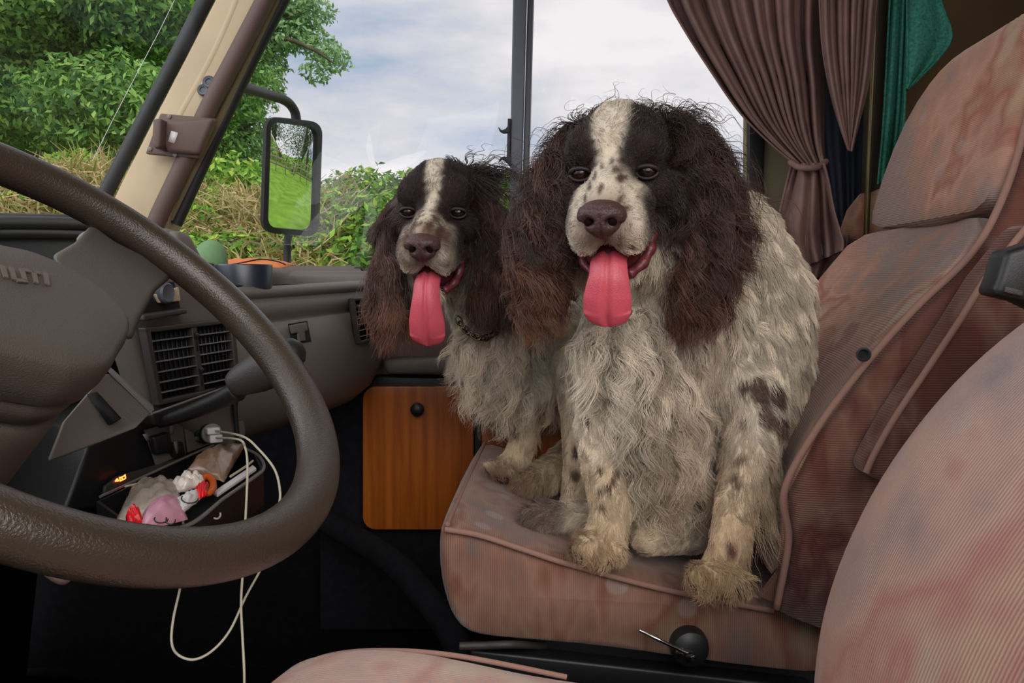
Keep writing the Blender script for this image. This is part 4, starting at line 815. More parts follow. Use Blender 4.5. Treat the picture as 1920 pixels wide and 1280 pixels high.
class Dog:
    def __init__(s, name, label, loc, frame, scale):
        s.t = thing(name, loc, label, 'dog'); s.O, s.A, s.U, s.W = frame; s.s = scale; s.pr = []; s.tg = []; s.ex = []; s.spots = []
    def H(s, a, u, w): return s.O + (s.A * a + s.U * u + s.W * w) * s.s
    def add(s, p, r, q=None, r2=None, fl=.012, fd=(0, 0, -1), lift=.35, curl=.0, dens=1, tag='', sq=(1, 1, 1)):
        """sphere or tapered limb with its fur: length, lie, lift, curl"""
        p = Vector(p); q = Vector(q) if q is not None else p; r2 = r if r2 is None else r2
        n = max(1, int((q - p).length / (min(r, r2) * .3))) if (q - p).length > 1e-6 else 0
        for i in range(n + 1):
            t = i / n if n else 0; s.pr.append((tuple(p.lerp(q, t)), r + (r2 - r) * t, fl, tuple(fd), lift, curl, dens, sq)); s.tg.append(tag)
    def chain(s, pts, **k):
        """pts in photo position + depth: (px, py, Y, radius in px)"""
        pp = [(P(x, y, Y), r * Y / FPX) for x, y, Y, r in pts]
        for (p, r), (q, r2) in zip(pp, pp[1:]): s.add(p, r, q, r2, **k)
        if len(pp) == 1: s.add(pp[0][0], pp[0][1], **k)
    def build(s, voxel=.0036):
        bm = bmesh.new()
        for c, r, *_r in s.pr:
            sq = _r[-1]; bmesh.ops.create_icosphere(bm, subdivisions=2 if r > .012 else 1, radius=1, matrix=Matrix.Translation(c) @ Matrix.Diagonal((r * sq[0], r * sq[1], r * sq[2], 1)))
        me = bpy.data.meshes.new('tmp'); bm.to_mesh(me); bm.free(); o = bpy.data.objects.new('tmp', me); COL.objects.link(o)
        m = o.modifiers.new('r', 'REMESH'); m.mode = 'VOXEL'; m.voxel_size = voxel
        m = o.modifiers.new('s', 'SMOOTH'); m.factor = .6; m.iterations = 9
        ev = o.evaluated_get(bpy.context.evaluated_depsgraph_get()); me2 = bpy.data.meshes.new_from_object(ev); bpy.data.objects.remove(o)
        me2.name = 'body'; s.me = me2
        nv = len(me2.vertices); co = np.empty(nv * 3, np.float32); me2.vertices.foreach_get('co', co); co = co.reshape(-1, 3)
        col = s.color(co) * (.82 - .45 * s.mask(co, 'ear'))[:, None]; a = me2.attributes.new('Col', 'FLOAT_COLOR', 'POINT'); a.data.foreach_set('color', np.concatenate([col, np.ones((nv, 1))], 1).astype(np.float32).ravel())  # mesh colour darkened, most under the ears, to paint shade between strands
        s.body = fin('body', me2, SKINM, s.t); return s.body
    def mask(s, p, name, soft=.003):
        C = npa([q[0] for q in s.pr]); R = npa([q[1] for q in s.pr]); T = npa([t == name for t in s.tg]); out = np.empty(len(p))
        for i in range(0, len(p), 8000):
            d = np.linalg.norm(p[i:i + 8000, None] - C[None], axis=2) - R[None]; out[i:i + 8000] = d[:, ~T].min(1) - d[:, T].min(1)
        return sm(out, soft)
    def hl(s, p):
        d = (p - npa(s.O)) / s.s; return d @ npa(s.A), d @ npa(s.U), d @ npa(s.W)
    def fur(s, name, n, sel=None, pts=8, rad=.00024, lmul=1, clumpsz=.009, clump=.75, seed=1, wl=.03, cm=1, cf=.017, tr=(.60, .66)):
        g = np.random.default_rng(seed); me = s.me; me.calc_loop_triangles(); nt_ = len(me.loop_triangles)
        tv = np.empty(nt_ * 3, np.int32); me.loop_triangles.foreach_get('vertices', tv); tv = tv.reshape(-1, 3)
        nv = len(me.vertices); co = np.empty(nv * 3, np.float32); me.vertices.foreach_get('co', co); co = co.reshape(-1, 3).astype(float)
        vn = np.empty(nv * 3, np.float32); me.vertices.foreach_get('normal', vn); vn = vn.reshape(-1, 3)
        a, b, c = co[tv[:, 0]], co[tv[:, 1]], co[tv[:, 2]]; ar = np.linalg.norm(np.cross(b - a, c - a), axis=1)
        # nothing to see on the far side: keep hair where the surface can be seen from near the camera's side of the cab
        if sel is not None: ar = ar * sel((a + b + c) / 3)
        fn = np.cross(b - a, c - a); fn /= np.linalg.norm(fn, axis=1)[:, None] + 1e-9; view = npa([0, 0, 1.]) - a; view /= np.linalg.norm(view, axis=1)[:, None]
        ar = ar * np.where((fn * view).sum(1) > -.45, 1, .25)
        ti = g.choice(nt_, n, p=ar / ar.sum()); u, v = g.random((2, n)); m = u + v > 1; u[m] = 1 - u[m]; v[m] = 1 - v[m]
        w = 1 - u - v; t = tv[ti]; p = co[t[:, 0]] * w[:, None] + co[t[:, 1]] * u[:, None] + co[t[:, 2]] * v[:, None]
        nr = vn[t[:, 0]] * w[:, None] + vn[t[:, 1]] * u[:, None] + vn[t[:, 2]] * v[:, None]; nr /= np.linalg.norm(nr, axis=1)[:, None]
        keep = np.ones(n, bool)
        for c_, r_ in s.ex: keep &= np.linalg.norm(p - npa(c_), axis=1) > r_
        p, nr = p[keep], nr[keep]
        C = npa([q[0] for q in s.pr]); R = npa([q[1] for q in s.pr]); FL = npa([q[2] for q in s.pr]); FD = npa([q[3] for q in s.pr], float); LI = npa([q[4] for q in s.pr]); CU = npa([q[5] for q in s.pr]); DE = npa([q[6] for q in s.pr])
        fl = np.empty(len(p)); fd = np.empty((len(p), 3)); li = np.empty(len(p)); cu = np.empty(len(p)); de = np.empty(len(p))
        for i in range(0, len(p), 8000):
            d = np.linalg.norm(p[i:i + 8000, None] - C[None], axis=2) - R[None]; wt = np.exp(-np.maximum(d, -.01) / .006); wt /= wt.sum(1)[:, None]
            fl[i:i + 8000] = wt @ FL; fd[i:i + 8000] = wt @ FD; li[i:i + 8000] = wt @ LI; cu[i:i + 8000] = wt @ CU; de[i:i + 8000] = wt @ DE
        k = g.random(len(p)) < de; p, nr, fl, fd, li, cu = p[k], nr[k], fl[k], fd[k], li[k], cu[k]; n = len(p)
        # clumps: hash positions to the nearest clump root
        nc = max(20, int(n * cf))
        cu = cu * cm; cid = np.zeros(n, int); best = np.full(n, 1e9); cr = p[g.choice(n, nc)]
        for i in range(0, n, 4000):
            dd = ((p[i:i + 4000, None] - cr[None]) ** 2).sum(2); cid[i:i + 4000] = dd.argmin(1)
        L_ = fl * (.7 + .5 * g.random(n)) * (.8 + .4 * g.random(nc)[cid]) * lmul
        f = fd + g.normal(size=(nc, 3))[cid] * .28 + g.normal(size=(n, 3)) * .10
        f -= nr * (f * nr).sum(1)[:, None]; f /= np.linalg.norm(f, axis=1)[:, None] + 1e-6
        d0 = f * (1 - li)[:, None] + nr * li[:, None]; d0 /= np.linalg.norm(d0, axis=1)[:, None]
        side = np.cross(d0, nr + g.normal(size=(nc, 3))[cid] * .4); side /= np.linalg.norm(side, axis=1)[:, None] + 1e-6; up2 = np.cross(d0, side)
        ph = (g.random(nc) * 6.28)[cid]; fr = (.7 + .6 * g.random(nc))[cid] * 6.28 / wl; S = np.linspace(0, 1, pts)
        off = p - cr[cid]; off -= d0 * (off * d0).sum(1)[:, None]; offl = np.linalg.norm(off, axis=1)[:, None]; off = off * np.minimum(1, .012 / (offl + 1e-6))
        out = np.empty((n, pts, 3)); lng = np.clip((L_ - .012) / .03, 0, 1)
        for i, q in enumerate(S):
            l = L_ * q; amp = cu * q ** .8
            out[:, i] = p + d0 * l[:, None] + npa([0, 0, -1.]) * (L_ * q * q * .30 * (.3 + lng))[:, None] \
                + side * (amp * (np.sin(l * fr + ph) - np.sin(ph)))[:, None] + up2 * (amp * .6 * (np.cos(l * fr + ph) - np.cos(ph)))[:, None] - off * (clump * q ** 1.3 * (.3 + .7 * lng))[:, None] \
                + (g.normal(size=(n, 3)) * .0006 * q)
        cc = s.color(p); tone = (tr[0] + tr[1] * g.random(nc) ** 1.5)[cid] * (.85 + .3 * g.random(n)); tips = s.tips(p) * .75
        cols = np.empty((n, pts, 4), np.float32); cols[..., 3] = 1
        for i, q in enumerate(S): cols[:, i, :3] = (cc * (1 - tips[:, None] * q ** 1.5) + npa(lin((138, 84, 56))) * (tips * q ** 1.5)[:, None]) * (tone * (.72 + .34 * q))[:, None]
        rr_ = rad * (.8 + .4 * g.random(n))[:, None] * npa([1 - .75 * q ** 2 for q in S])[None]
        hc = bpy.data.hair_curves.new(name); hc.add_curves([pts] * n)
        hc.points.foreach_set('position', out.astype(np.float32).ravel())
        at = hc.attributes.get('radius') or hc.attributes.new('radius', 'FLOAT', 'POINT'); at.data.foreach_set('value', rr_.astype(np.float32).ravel())
        at = hc.attributes.new('Col', 'FLOAT_COLOR', 'POINT'); at.data.foreach_set('color', cols.ravel())
        hc.materials.append(FURM); o = bpy.data.objects.new(name, hc); COL.objects.link(o); adopt(o, s.t); return o
    # ---- head built in its own frame
    def head(s, facefl=.006):
        H = s.H; k = s.s; D = tuple(-s.U); out = lambda sg, f=.5: tuple((s.A * sg * f - s.U * .8))
        back = tuple(s.U * .8 - s.W * .5)
        s.add(H(0, .012, -.002), .055 * k, fl=.007, fd=back, lift=.18, sq=(1, 1, 1)); s.add(H(0, .032, .016), .037 * k, fl=.006, fd=back, lift=.18)
        s.add(H(0, -.01, -.04), .055 * k, fl=.02, fd=D)
        for g in (-1, 1):
            s.add(H(.027 * g, .022, .036), .026 * k, fl=facefl, fd=back, lift=.2)
            s.add(H(.036 * g, -.022, .032), .027 * k, fl=facefl, fd=out(g), lift=.2)
            s.add(H(.044 * g, -.035, .010), .032 * k, fl=.012, fd=out(g), lift=.3)
            s.add(H(.020 * g, -.030, .070), .024 * k, H(.018 * g, -.044, .112), .0235 * k, fl=facefl * .6, fd=out(g, .9), lift=.15)
            s.add(H(.028 * g, -.050, .070), .018 * k, H(.022 * g, -.058, .108), .0165 * k, fl=facefl * 1.1, fd=out(g, .3), lift=.22)
            s.add(H(.034 * g, -.095, -.005), .040 * k, fl=.02, fd=D, lift=.3)
            s.add(H(.034 * g, -.062, .036), .018 * k, fl=.008, fd=D, lift=.3)
        s.add(H(0, -.004, .055), .024 * k, H(0, -.022, .122), .0205 * k, fl=facefl * .7, fd=tuple(s.U * .6 - s.W), lift=.12)
        s.add(H(0, -.038, .120), .019 * k, fl=facefl * .8, fd=D, lift=.2)
        s.add(H(0, -.102, .035), .023 * k, H(0, -.108, .086), .013 * k, fl=.012, fd=D, lift=.3)   # lower jaw
        s.add(H(0, -.07, .0), .045 * k, fl=.02, fd=D, lift=.3)
        # eyes
        for g in (-1, 1):
            c = H(.0345 * g, -.001, .0500); s.ex.append((c + s.W * .010 * k, .0105 * k))
            V = []; F = []; 
            b = bmesh.new(); bmesh.ops.create_uvsphere(b, u_segments=20, v_segments=14, radius=.0100 * k, matrix=Matrix.Translation(c)); me = bpy.data.meshes.new('eye'); b.to_mesh(me); b.free(); fin('eye', me, EYEM, s.t)
            for sg2, rr_ in ((1, .0022), (-1, .0016)):   # lids
                pts = [c + (s.A * math.cos(t) * .0110 + s.U * (math.sin(t) * .0064 * sg2) + s.W * (.0040 + .0050 * math.sin(t))) * k for t in [math.pi * i / 8 for i in range(9)]]
                V, F = tubev(smoothpath(pts, 3), rr_ * k, 8); mk('eyelid', V, F, mat('eyelid', lin((38, 27, 26)), .6), s.t)
        # nose
        b = bmesh.new(); bmesh.ops.create_uvsphere(b, u_segments=48, v_segments=32, radius=1)
        for v in b.verts:
            x, y, z = v.co; a, u, w = x, y, z
            wd = 1.0 if u > -.1 else 1 - .45 * min(1, (-u - .1) / .9)
            top = .86 if u > .55 else 1
            r = 1.0
            for g in (-1, 1):
                d = math.hypot(a - .50 * g, (u + .10) * 1.1); 
                if w > 0: r -= .62 * math.exp(-(d / .21) ** 2)
                d2 = math.hypot(a - .92 * g, (u + .28) * 1.6)
                if w > -.2: r -= .22 * math.exp(-(d2 / .20) ** 2)
            if w > 0: r -= .10 * math.exp(-(a / .09) ** 2) * (1 if u < .2 else 0)
            v.co = H(0, -.031, .137) + (s.A * a * .0240 * wd * r + s.U * u * .0205 * top * r + s.W * w * .0160 * r) * k
        me = bpy.data.meshes.new('nose'); b.to_mesh(me); b.free(); fin('nose', me, NOSEM, s.t)
        for g in (-1, 1): lathe('nostril_shade_plug', H(.0112 * g, -.0335, .1440), s.W + s.A * .35 * g, [(-.004, .0036 * k), (.0018 * k, .0042 * k), (.0036 * k, .0034 * k), (.0046 * k, .0012 * k)], NOSTRIL, s.t, 16)
        s.ex.append((H(0, -.029, .140), .0215 * k)); s.ex.append((H(0, -.028, .152), .020 * k))
        # mouth: gums and cavity
        b = bmesh.new()
        for p_, q_ in ((H(0, -.080, .070), (.029, .021, .036)),):
            bmesh.ops.create_uvsphere(b, u_segments=24, v_segments=16, radius=1)
            for v in b.verts: x, y, z = v.co; v.co = p_ + (s.A * x * q_[0] + s.U * y * q_[1] + s.W * z * q_[2]) * k
        me = bpy.data.meshes.new('mouth'); b.to_mesh(me); b.free(); fin('mouth', me, mat('mouth_dark', lin((84, 28, 34)), .4), s.t)
    def tongue(s, path, wid, bend=0):
        k = s.s; pp = smoothpath([s.H(*p) for p in path], 5); m = len(pp); rings = []
        for i, p in enumerate(pp):
            t = i / (m - 1); tg = (pp[min(i + 1, m - 1)] - pp[max(i - 1, 0)]).normalized(); a = (s.A - tg * s.A.dot(tg)).normalized(); n_ = tg.cross(a)
            if n_.dot(s.W) < 0 and n_.dot(s.U) < 0: n_ = -n_
            ws = np.interp(t, [w[0] for w in wid], [w[1] for w in wid]) * k
            r = []
            for j in range(32):
                an = 2 * math.pi * j / 32; x = math.cos(an); y = math.sin(an)
                th = .0046 * (1 - .35 * t)
                groove = -.0065 * math.exp(-(x / .11) ** 2) * min(1, t * 3) if y > 0 else 0
                curl = .007 * x * x * (1 if t < .9 else .6)
                r.append(p + a * x * ws + n_ * ((y * th * (1 - .3 * x * x) + groove - curl) * k))
            rings.append(r)
        # rounded tip
        end = rings[-1]; c = sum(end, Vector()) / len(end); d = (pp[-1] - pp[-3]).normalized()
        for f, o in ((.93, .004), (.78, .0075), (.50, .0100), (.2, .0110)): rings.append([c + (q - c) * f + d * o * k for q in end])
        return loft('tongue', rings, TONGUE, s.t, sub=1)

def noise3(p, sc, seed=0):
    q = p * sc + seed
    return (np.sin(q[:, 0] * 1.7 + 1.3 * np.sin(q[:, 1] * 1.1)) + np.sin(q[:, 1] * 2.1 + 1.7 * np.sin(q[:, 2] * .9)) + np.sin(q[:, 2] * 1.9 + 1.1 * np.sin(q[:, 0] * 1.3))) / 3
WHITE = npa(lin((234, 221, 200))); CREAM = npa(lin((216, 186, 146))); LIVER = npa(lin((52, 39, 38))); LIVER2 = npa(lin((82, 56, 46))); TAN = npa(lin((168, 136, 98)))
def mixc(c, d, m): m = np.clip(m, 0, 1)[:, None]; return c * (1 - m) + d * m
def sm(x, w): return 1 / (1 + np.exp(-np.clip(x / w, -30, 30)))
def spheremask(p, C, R, soft=.003): return sm(npa(R) - np.linalg.norm(p - npa(C), axis=1), soft)

# ---------------------------------------------------------------- large spaniel facing the camera
fB = headframe((1150, 322), (1127, 408), .855, 1.03, roll=0)
B = Dog('spaniel', 'large curly-eared brown and white spaniel sitting nearest, facing the camera', P(1270, 1060, 1.0), fB, 1.03)
B.head()
DN = (0, -.15, -1)
B.chain([(1185, 330, .97, 88), (1215, 430, 1.0, 108), (1215, 540, 1.0, 118), (1215, 640, .995, 122)], fl=.028, fd=(0, -.3, -1), lift=.3, curl=.003)
B.chain([(1190, 640, .96, 92), (1215, 740, .99, 105), (1235, 840, 1.02, 100)], fl=.046, fd=(.1, -.35, -1), lift=.38, curl=.0105)
B.chain([(1310, 400, 1.06, 88), (1375, 450, 1.10, 88), (1415, 560, 1.11, 108), (1425, 680, 1.10, 98), (1400, 800, 1.08, 98)], fl=.018, fd=(.3, 0, -1), lift=.22, curl=.001)
B.chain([(1270, 600, 1.02, 130), (1300, 760, 1.06, 120), (1290, 880, 1.10, 110), (1300, 890, 1.10, 78)], fl=.034, fd=(0, -.2, -1), lift=.3, curl=.004)
# forelegs
B.chain([(1385, 680, 1.0, 88), (1418, 790, .955, 58), (1392, 890, .925, 44)], fl=.012, fd=(.25, 0, -1), lift=.2, curl=.001)
B.chain([(1392, 890, .925, 43), (1375, 975, .90, 39), (1368, 1030, .89, 41), (1358, 1066, .885, 44)], fl=.008, fd=(.0, -.1, -1), lift=.2)
B.chain([(1430, 830, .96, 30), (1430, 900, .94, 22), (1408, 970, .92, 16)], fl=.050, fd=(.45, .1, -1), lift=.35, curl=.004)
B.chain([(1355, 1068, .88, 40), (1345, 1085, .865, 34)], fl=.020, fd=(-.2, -.5, -1), lift=.4, curl=.003)
for x, y in ((1306, 1082), (1330, 1098), (1362, 1103), (1394, 1092)): B.chain([(1350 + (x - 1350) * .5, 1070, .875, 24), (x, y, .852, 20)], fl=.014, fd=((x - 1350) * .006, -.8, -.6), lift=.34, curl=.003)
B.chain([(1150, 690, 1.0, 72), (1122, 790, .975, 50), (1128, 880, .955, 39), (1146, 955, .95, 40), (1138, 1000, .94, 41)], fl=.008, fd=(0, 0, -1), lift=.18)
B.chain([(1130, 1010, .935, 38), (1118, 1022, .925, 36)], fl=.018, fd=(-.3, -.5, -1), lift=.4, curl=.003)
for x, y in ((1083, 1028), (1104, 1040), (1132, 1045), (1160, 1036)): B.chain([(1125 + (x - 1125) * .5, 1015, .93, 23), (x, y, .908, 18)], fl=.012, fd=((x - 1125) * .008, -.8, -.6), lift=.34, curl=.003)
# haunch, hind feet
B.chain([(1330, 930, 1.12, 80), (1300, 985, 1.05, 54), (1215, 1006, .985, 36)], fl=.007, fd=(-1, -.2, -.3), lift=.15)
B.chain([(1175, 900, 1.10, 60), (1140, 970, 1.07, 40), (1070, 972, 1.045, 30), (1022, 968, 1.035, 30)], fl=.012, fd=(-1, -.2, -.2), lift=.25)
for x, y in ((986, 962), (996, 984), (1014, 990)): B.chain([(1020, 968, 1.03, 24), (x, y, 1.015, 15)], fl=.014, fd=(-.6, -.5, -.5), lift=.4, curl=.003)
# ears
EK = dict(tag='ear', fl=.044, fd=(0, -.12, -1), lift=.25, curl=.0085)
B.chain([(1095, 262, .935, 36), (1056, 320, .92, 40), (1030, 400, .905, 42), (1020, 465, .90, 42), (1018, 510, .895, 34)], sq=(1, .7, 1), **EK)
B.chain([(1272, 262, .935, 44), (1312, 330, .92, 50), (1322, 410, .905, 56), (1318, 460, .90, 54), (1312, 505, .895, 44)], sq=(1, .7, 1), **EK)
# topknot
B.chain([(1140, 254, .95, 36), (1205, 250, .95, 38), (1262, 262, .95, 38)], fl=.024, fd=(.6, .1, .35), lift=.36, curl=.006)
B.chain([(1080, 262, .95, 30), (1300, 270, .95, 30)], fl=.030, fd=(.1, 0, .1), lift=.5, curl=.005) if False else None
spB = [(P(x, y, Y), r * Y / FPX) for x, y, Y, r in [(1440, 738, .90, 17), (1468, 745, .92, 15), (1412, 732, .90, 10), (1450, 788, .90, 14), (1470, 800, .92, 14), (1412, 800, .89, 9), (1396, 845, .88, 5), (1392, 908, .87, 8), (1398, 918, .87, 7), (1405, 870, .88, 7), (1100, 760, .93, 7), (1102, 792, .93, 8), (1150, 905, .92, 5), (1143, 918, .92, 6), (1160, 890, .92, 6), (1128, 925, .92, 5), (1130, 955, .92, 5), (1126, 880, .93, 5), (1380, 1040, .85, 10), (1330, 1020, .88, 5)]]
earB = [P(1035, 420, .905), P(1320, 430, .905)]
def colorB(p):
    a, u, w = B.hl(p); nz = noise3(p, 70); nz2 = noise3(p, 260, 3)
    c = np.tile(WHITE, (len(p), 1)) * (1 + .06 * nz[:, None])
    # cream lower legs and paws
    c = mixc(c, CREAM, sm(.79 - p[:, 2] + .02 * nz, .02) * sm(.98 - p[:, 1], .02) * .8); c = mixc(c, TAN, sm(.685 - p[:, 2] + .008 * nz, .008) * sm(.97 - p[:, 1], .01) * .7 * (p[:, 1] < .935))
    for C, R in spB: c = mixc(c, LIVER2, spheremask((p + .0018 * nz2[:, None] - npa(C)) * npa([1, .15, .8]) , (0, 0, 0), R * 1.35, .0008) * .95)
    # hind toes
    c = mixc(c, LIVER2 * 1.2, sm(P(1062, 965, 1.02).x - p[:, 0], .006) * sm(.80 - p[:, 2], .01) * .85)
    # head
    inh = sm(.10 - np.sqrt((a / 1.0) ** 2 + (u * .95) ** 2 + (w + .0) ** 2 * .45), .004)
    blz = np.interp(u, [-.03, -.005, .02, .045, .065, .09], [.014, .0095, .010, .019, .023, .012]) + .0022 * nz2
    aw = a + .004
    face = sm(np.abs(aw) - blz, .0016)
    muz = 1 - (1 - sm(.074 + .006 * nz * 1 - w - .25 * np.clip(-u - .008, -.05, .08), .003)) * sm(.034 + .004 * nz - np.abs(a), .002)   # 1 = not muzzle
    lowjaw = sm(u + .082 + .01 * nz, .004)
    brown = np.maximum(face * muz, sm(-.02 - w, .006) * sm(u - .01, .006) * .0) * lowjaw * inh
    c = mixc(c, LIVER, brown)
    # freckles on the muzzle
    for i in range(60):
        rg = np.random.default_rng(50 + i); fa, fu = rg.uniform(-.03, .045), rg.uniform(-.065, .02)
        if fa < 0 and i % 2: continue
        d = np.sqrt((a - fa) ** 2 + (u - fu) ** 2); c = mixc(c, LIVER2, sm(rg.uniform(.0016, .0034) - d + .0006 * nz2, .0005) * .85 * (1 - brown) * (w > .03))
    c = mixc(c, LIVER2 * 2.2, sm(.031 - np.sqrt(a ** 2 + ((u + .04) * .9) ** 2 + (w - .14) ** 2), .003) * .6)
    # ears
    c = mixc(c, LIVER * .4 + LIVER2 * .6, B.mask(p, 'ear'))
    c = mixc(c, LIVER, sm(u - .045, .004) * sm(.105 - np.abs(a), .006) * sm(w + .11, .01) * sm(np.abs(aw) - blz, .002) * sm(.12 - u, .01))
    return c
B.color = colorB
def tipsB(p):
    m = np.zeros(len(p))
    for C, k in ((earB[0], 1.0), (earB[1], .6)):
        d = np.sqrt(((p[:, 0] - C.x) / .06) ** 2 + ((p[:, 1] - C.y) / .06) ** 2); m = np.maximum(m, k * (d < 1) * np.clip((C.z + .03 - p[:, 2]) / .12, .12, .85))
    return m
B.tips = tipsB
B.build()
isearB = lambda q: (B.mask(q, 'ear') > .5).astype(float)
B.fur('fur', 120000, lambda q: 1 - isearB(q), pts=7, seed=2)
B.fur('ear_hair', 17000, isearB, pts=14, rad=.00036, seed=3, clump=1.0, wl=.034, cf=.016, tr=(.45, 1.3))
B.fur('wisps', 420, lambda q: ((q[:, 2] > P(1150, 262, .9).z) & (q[:, 1] < 1.02)).astype(float), pts=18, rad=.00034, seed=5, clump=.7, wl=.04, cm=2.0, lmul=2.6, cf=.12)
B.fur('wisps', 700, lambda q: isearB(q) * (q[:, 2] > P(1150, 420, .9).z), pts=16, rad=.00030, seed=6, clump=.6, wl=.04, cm=1.6, lmul=1.4, cf=.12)
B.tongue([(0, -.076, .068), (0, -.073, .092), (0, -.078, .110), (.001, -.093, .122), (.0, -.112, .125), (-.001, -.128, .124), (-.001, -.138, .121)], [(0, .015), (.2, .018), (.45, .0195), (.7, .0245), (.88, .0245), (1, .0225)])
# gums showing at the corner of the mouth
for g, z0 in ((1, 1), (-1, .8)):
    V, F = tubev(smoothpath([B.H(.037 * g, -.064, .052), B.H(.037 * g, -.078, .062), B.H(.030 * g, -.092, .076), B.H(.017 * g, -.100, .090)], 5), lambda t: (.0066 + .0012 * math.sin(t * 22)) * (1 - .2 * t) * z0, 12); mk('gum', V, F, GUM, B.t)

# ---------------------------------------------------------------- smaller spaniel behind
fA = headframe((812, 397), (790, 462), 1.075, .98, roll=-.02)
A_ = Dog('spaniel', 'smaller brown and white spaniel with a chain collar standing behind the large one', P(1000, 900, 1.2), fA, .98)
A_.head()
A_.chain([(845, 400, 1.16, 62), (885, 480, 1.20, 66), (920, 560, 1.22, 76), (955, 630, 1.23, 92)], fl=.022, fd=(-.1, -.2, -1), lift=.25, curl=.002)
A_.chain([(925, 630, 1.18, 62), (950, 680, 1.20, 72), (1010, 705, 1.22, 68)], fl=.045, fd=(-.55, -.3, -.9), lift=.38, curl=.009)
A_.chain([(990, 650, 1.25, 92), (1060, 660, 1.30, 98), (1130, 700, 1.36, 98), (1140, 800, 1.36, 86)], fl=.018, fd=(.2, 0, -1), lift=.25)
A_.chain([(990, 700, 1.23, 50), (988, 770, 1.22, 30), (980, 830, 1.21, 27), (965, 868, 1.20, 27), (942, 880, 1.185, 24)], fl=.007, fd=(0, 0, -1), lift=.18)
A_.chain([(1000, 800, 1.23, 9), (998, 840, 1.22, 8)], fl=.022, fd=(.6, .1, -1), lift=.35, curl=.002)
for x, y in ((912, 872), (922, 884), (942, 890), (962, 888)): A_.chain([(942, 876, 1.18, 16), (x, y, 1.16, 11)], fl=.010, fd=((x - 940) * .01, -.6, -.5), lift=.35)
A_.chain([(1095, 690, 1.18, 62), (1092, 780, 1.15, 42), (1086, 870, 1.13, 31), (1078, 930, 1.115, 27), (1068, 965, 1.10, 27)], fl=.007, fd=(0, 0, -1), lift=.18)
A_.chain([(1110, 840, 1.34, 52), (1065, 868, 1.28, 38), (1022, 895, 1.20, 31), (990, 906, 1.165, 28)], fl=.014, fd=(-.6, -.2, -.5), lift=.25, curl=.001)
for x, y in ((966, 905), (975, 922), (992, 930)): A_.chain([(990, 905, 1.165, 22), (x, y, 1.15, 14)], fl=.013, fd=(-.6, -.6, -.4), lift=.4)
EK = dict(tag='ear', fl=.042, fd=(-.03, -.12, -1), lift=.22, curl=.0055)
A_.chain([(768, 372, 1.14, 24), (742, 430, 1.13, 27), (732, 500, 1.12, 29), (733, 560, 1.11, 25)], sq=(1, .7, 1), **EK)
A_.chain([(882, 362, 1.14, 32), (915, 420, 1.13, 38), (928, 480, 1.12, 40), (925, 530, 1.11, 34)], sq=(1, .7, 1), **EK)
A_.chain([(880, 335, 1.15, 22), (905, 345, 1.15, 22)], fl=.030, fd=(.8, 0, .2), lift=.4, curl=.004)
spA = [(P(x, y, Y), r * Y / FPX) for x, y, Y, r in [(968, 796, 1.19, 5), (966, 815, 1.19, 5), (1084, 850, 1.10, 8), (1080, 897, 1.09, 7), (1102, 792, 1.11, 6), (1100, 765, 1.11, 5), (1010, 770, 1.2, 5), (940, 690, 1.14, 6)]]
earA = [P(735, 480, 1.12), P(925, 460, 1.12)]
def colorA(p):
    a, u, w = A_.hl(p); nz = noise3(p, 70, 5); nz2 = noise3(p, 260, 8)
    c = np.tile(WHITE, (len(p), 1)) * (1 + .06 * nz[:, None])
    c = mixc(c, CREAM, sm(.80 - p[:, 2] + .02 * nz, .02) * .7)
    for C, R in spA: c = mixc(c, LIVER2, spheremask((p + .0015 * nz2[:, None] - npa(C)) * npa([1, .15, .8]), (0, 0, 0), R * 1.45, .0008) * .95)
    c = mixc(c, LIVER2 * 1.4, sm(P(1010, 900, 1.16).x - p[:, 0], .005) * sm(.722 - p[:, 2], .005) * .8 * sm(1.19 - p[:, 1], .004))
    c = mixc(c, LIVER2 * 1.2, sm(P(948, 880, 1.17).x - p[:, 0], .004) * sm(.722 - p[:, 2], .004) * .75)
    inh = sm(.10 - np.sqrt(a ** 2 + (u * .95) ** 2 + w ** 2 * .45), .004)
    blz = np.interp(u, [-.03, -.005, .02, .045, .065, .09], [.010, .0055, .007, .011, .013, .008]) + .0018 * nz2
    face = sm(np.abs(a - .001) - blz, .0014); muz = 1 - (1 - sm(.086 + .010 * nz - w - .35 * np.clip(-u - .012, -.05, .08), .003)) * sm(.034 + .004 * nz - np.abs(a), .002); low = sm(u + .078 + .01 * nz, .004)
    brown = face * muz * low * inh; c = mixc(c, LIVER, brown)
    mott = sm(np.abs(nz2 + .6 * nz) - .08 - .6 * (np.abs(a) < .008) * (u > -.02), .12) * sm(w - .06, .004) * (1 - brown); c = mixc(c, LIVER2 * 1.25, mott * .85 * inh)
    for i in range(34):
        rg = np.random.default_rng(90 + i); fa, fu = rg.uniform(-.034, .040), rg.uniform(-.066, .0)
        if fa < .004 and i % 3: continue
        d = np.sqrt((a - fa) ** 2 + ((u - fu) * .8) ** 2); c = mixc(c, LIVER2, sm(rg.uniform(.0025, .0075) - d + .0012 * nz2, .0008) * .8 * (1 - brown) * (w > .04) * inh)
    c = mixc(c, LIVER2 * 1.5, sm(.032 - np.sqrt((a + .01) ** 2 + ((u + .03) * .9) ** 2 + (w - .135) ** 2), .003) * .55)
    c = mixc(c, LIVER * .4 + LIVER2 * .6, A_.mask(p, 'ear'))
    c = mixc(c, LIVER, sm(u - .045, .004) * sm(.10 - np.abs(a), .006) * sm(w + .11, .01) * sm(np.abs(a) - blz, .002) * sm(.12 - u, .01))
    return c
A_.color = colorA
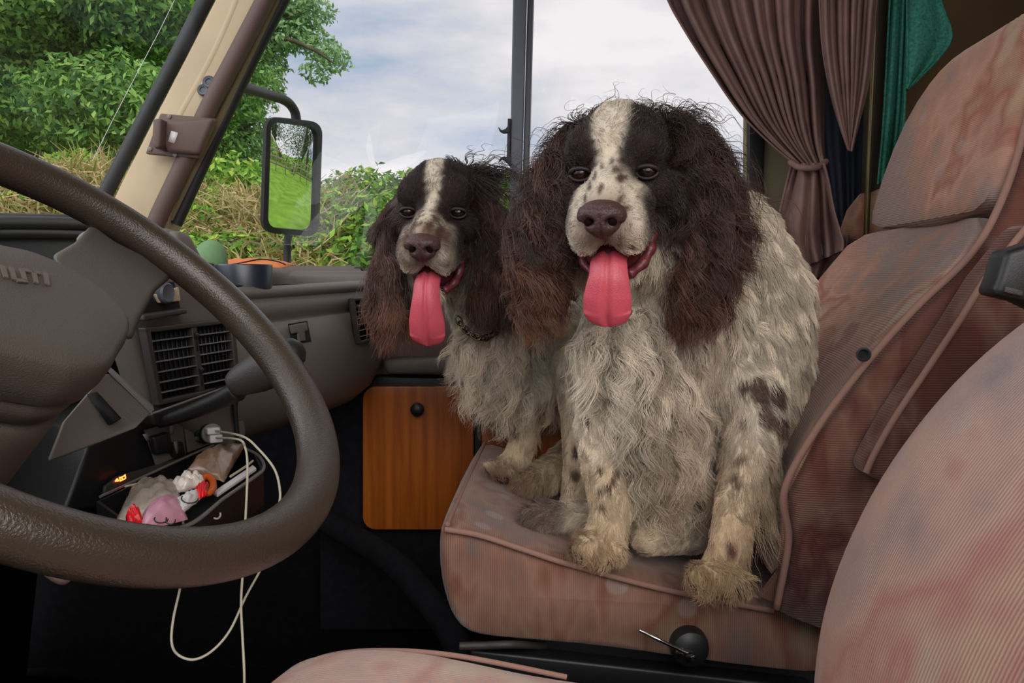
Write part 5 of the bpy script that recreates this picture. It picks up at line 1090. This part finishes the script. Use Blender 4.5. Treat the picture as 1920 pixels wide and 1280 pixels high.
def tipsA(p):
    m = np.zeros(len(p))
    for C, k in ((earA[0], 1.0), (earA[1], .3)):
        d = np.sqrt(((p[:, 0] - C.x) / .055) ** 2 + ((p[:, 1] - C.y) / .06) ** 2); m = np.maximum(m, k * (d < 1) * np.clip((C.z + .02 - p[:, 2]) / .10, .15, 1))
    return m
A_.tips = tipsA
A_.build()
isearA = lambda q: (A_.mask(q, 'ear') > .5).astype(float)
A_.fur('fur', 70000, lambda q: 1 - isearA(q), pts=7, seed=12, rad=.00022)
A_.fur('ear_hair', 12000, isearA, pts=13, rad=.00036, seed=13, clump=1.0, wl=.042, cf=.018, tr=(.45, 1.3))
A_.fur('wisps', 450, lambda q: (q[:, 2] > P(850, 345, 1.13).z).astype(float) * (q[:, 0] > P(850, 345, 1.13).x), pts=16, rad=.00034, seed=15, clump=.7, wl=.04, cm=2.0, lmul=2.6, cf=.10)
A_.tongue([(0, -.076, .068), (0, -.073, .094), (-.001, -.082, .114), (-.001, -.105, .126), (-.001, -.132, .128), (-.001, -.152, .126), (-.001, -.163, .122)], [(0, .015), (.2, .017), (.45, .018), (.7, .0245), (.88, .0245), (1, .0225)])
V, F = tubev(smoothpath([A_.H(.036, -.062, .050), A_.H(.036, -.078, .062), A_.H(.030, -.094, .076), A_.H(.017, -.102, .090)], 5), lambda t: (.0068 + .0012 * math.sin(t * 22)) * (1 - .2 * t), 12); mk('gum', V, F, GUM, A_.t)
# chain collar
cpath = smoothpath([P(858, 596, 1.10), P(866, 610, 1.095), P(880, 624, 1.09), P(900, 634, 1.09), P(920, 630, 1.10), P(940, 612, 1.115), P(960, 585, 1.14)], 6)
acc = 0; last = cpath[0]; links = []; k = 0
pos = [cpath[0]]
for q in cpath[1:]:
    acc += (q - last).length; last = q
    if acc > .0078: pos.append(q); acc = 0
for i in range(len(pos) - 1):
    c = (pos[i] + pos[i + 1]) / 2; d = (pos[i + 1] - pos[i]).normalized(); s_ = d.cross(Vector((0, -1, .2))).normalized(); n2 = d.cross(s_); s_ = s_ * math.cos(.9 * (i % 2)) + n2 * math.sin(.9 * (i % 2))
    links.append(tubev([c + d * .0072 * math.cos(t) + s_ * .0040 * math.sin(t) for t in [2 * math.pi * j / 16 for j in range(16)]], .0013, 7, True))
V, F = merge(links); mk('chain_collar', V, F, mat('dark_brass', lin((92, 80, 66)), .3, metal=1), A_.t)
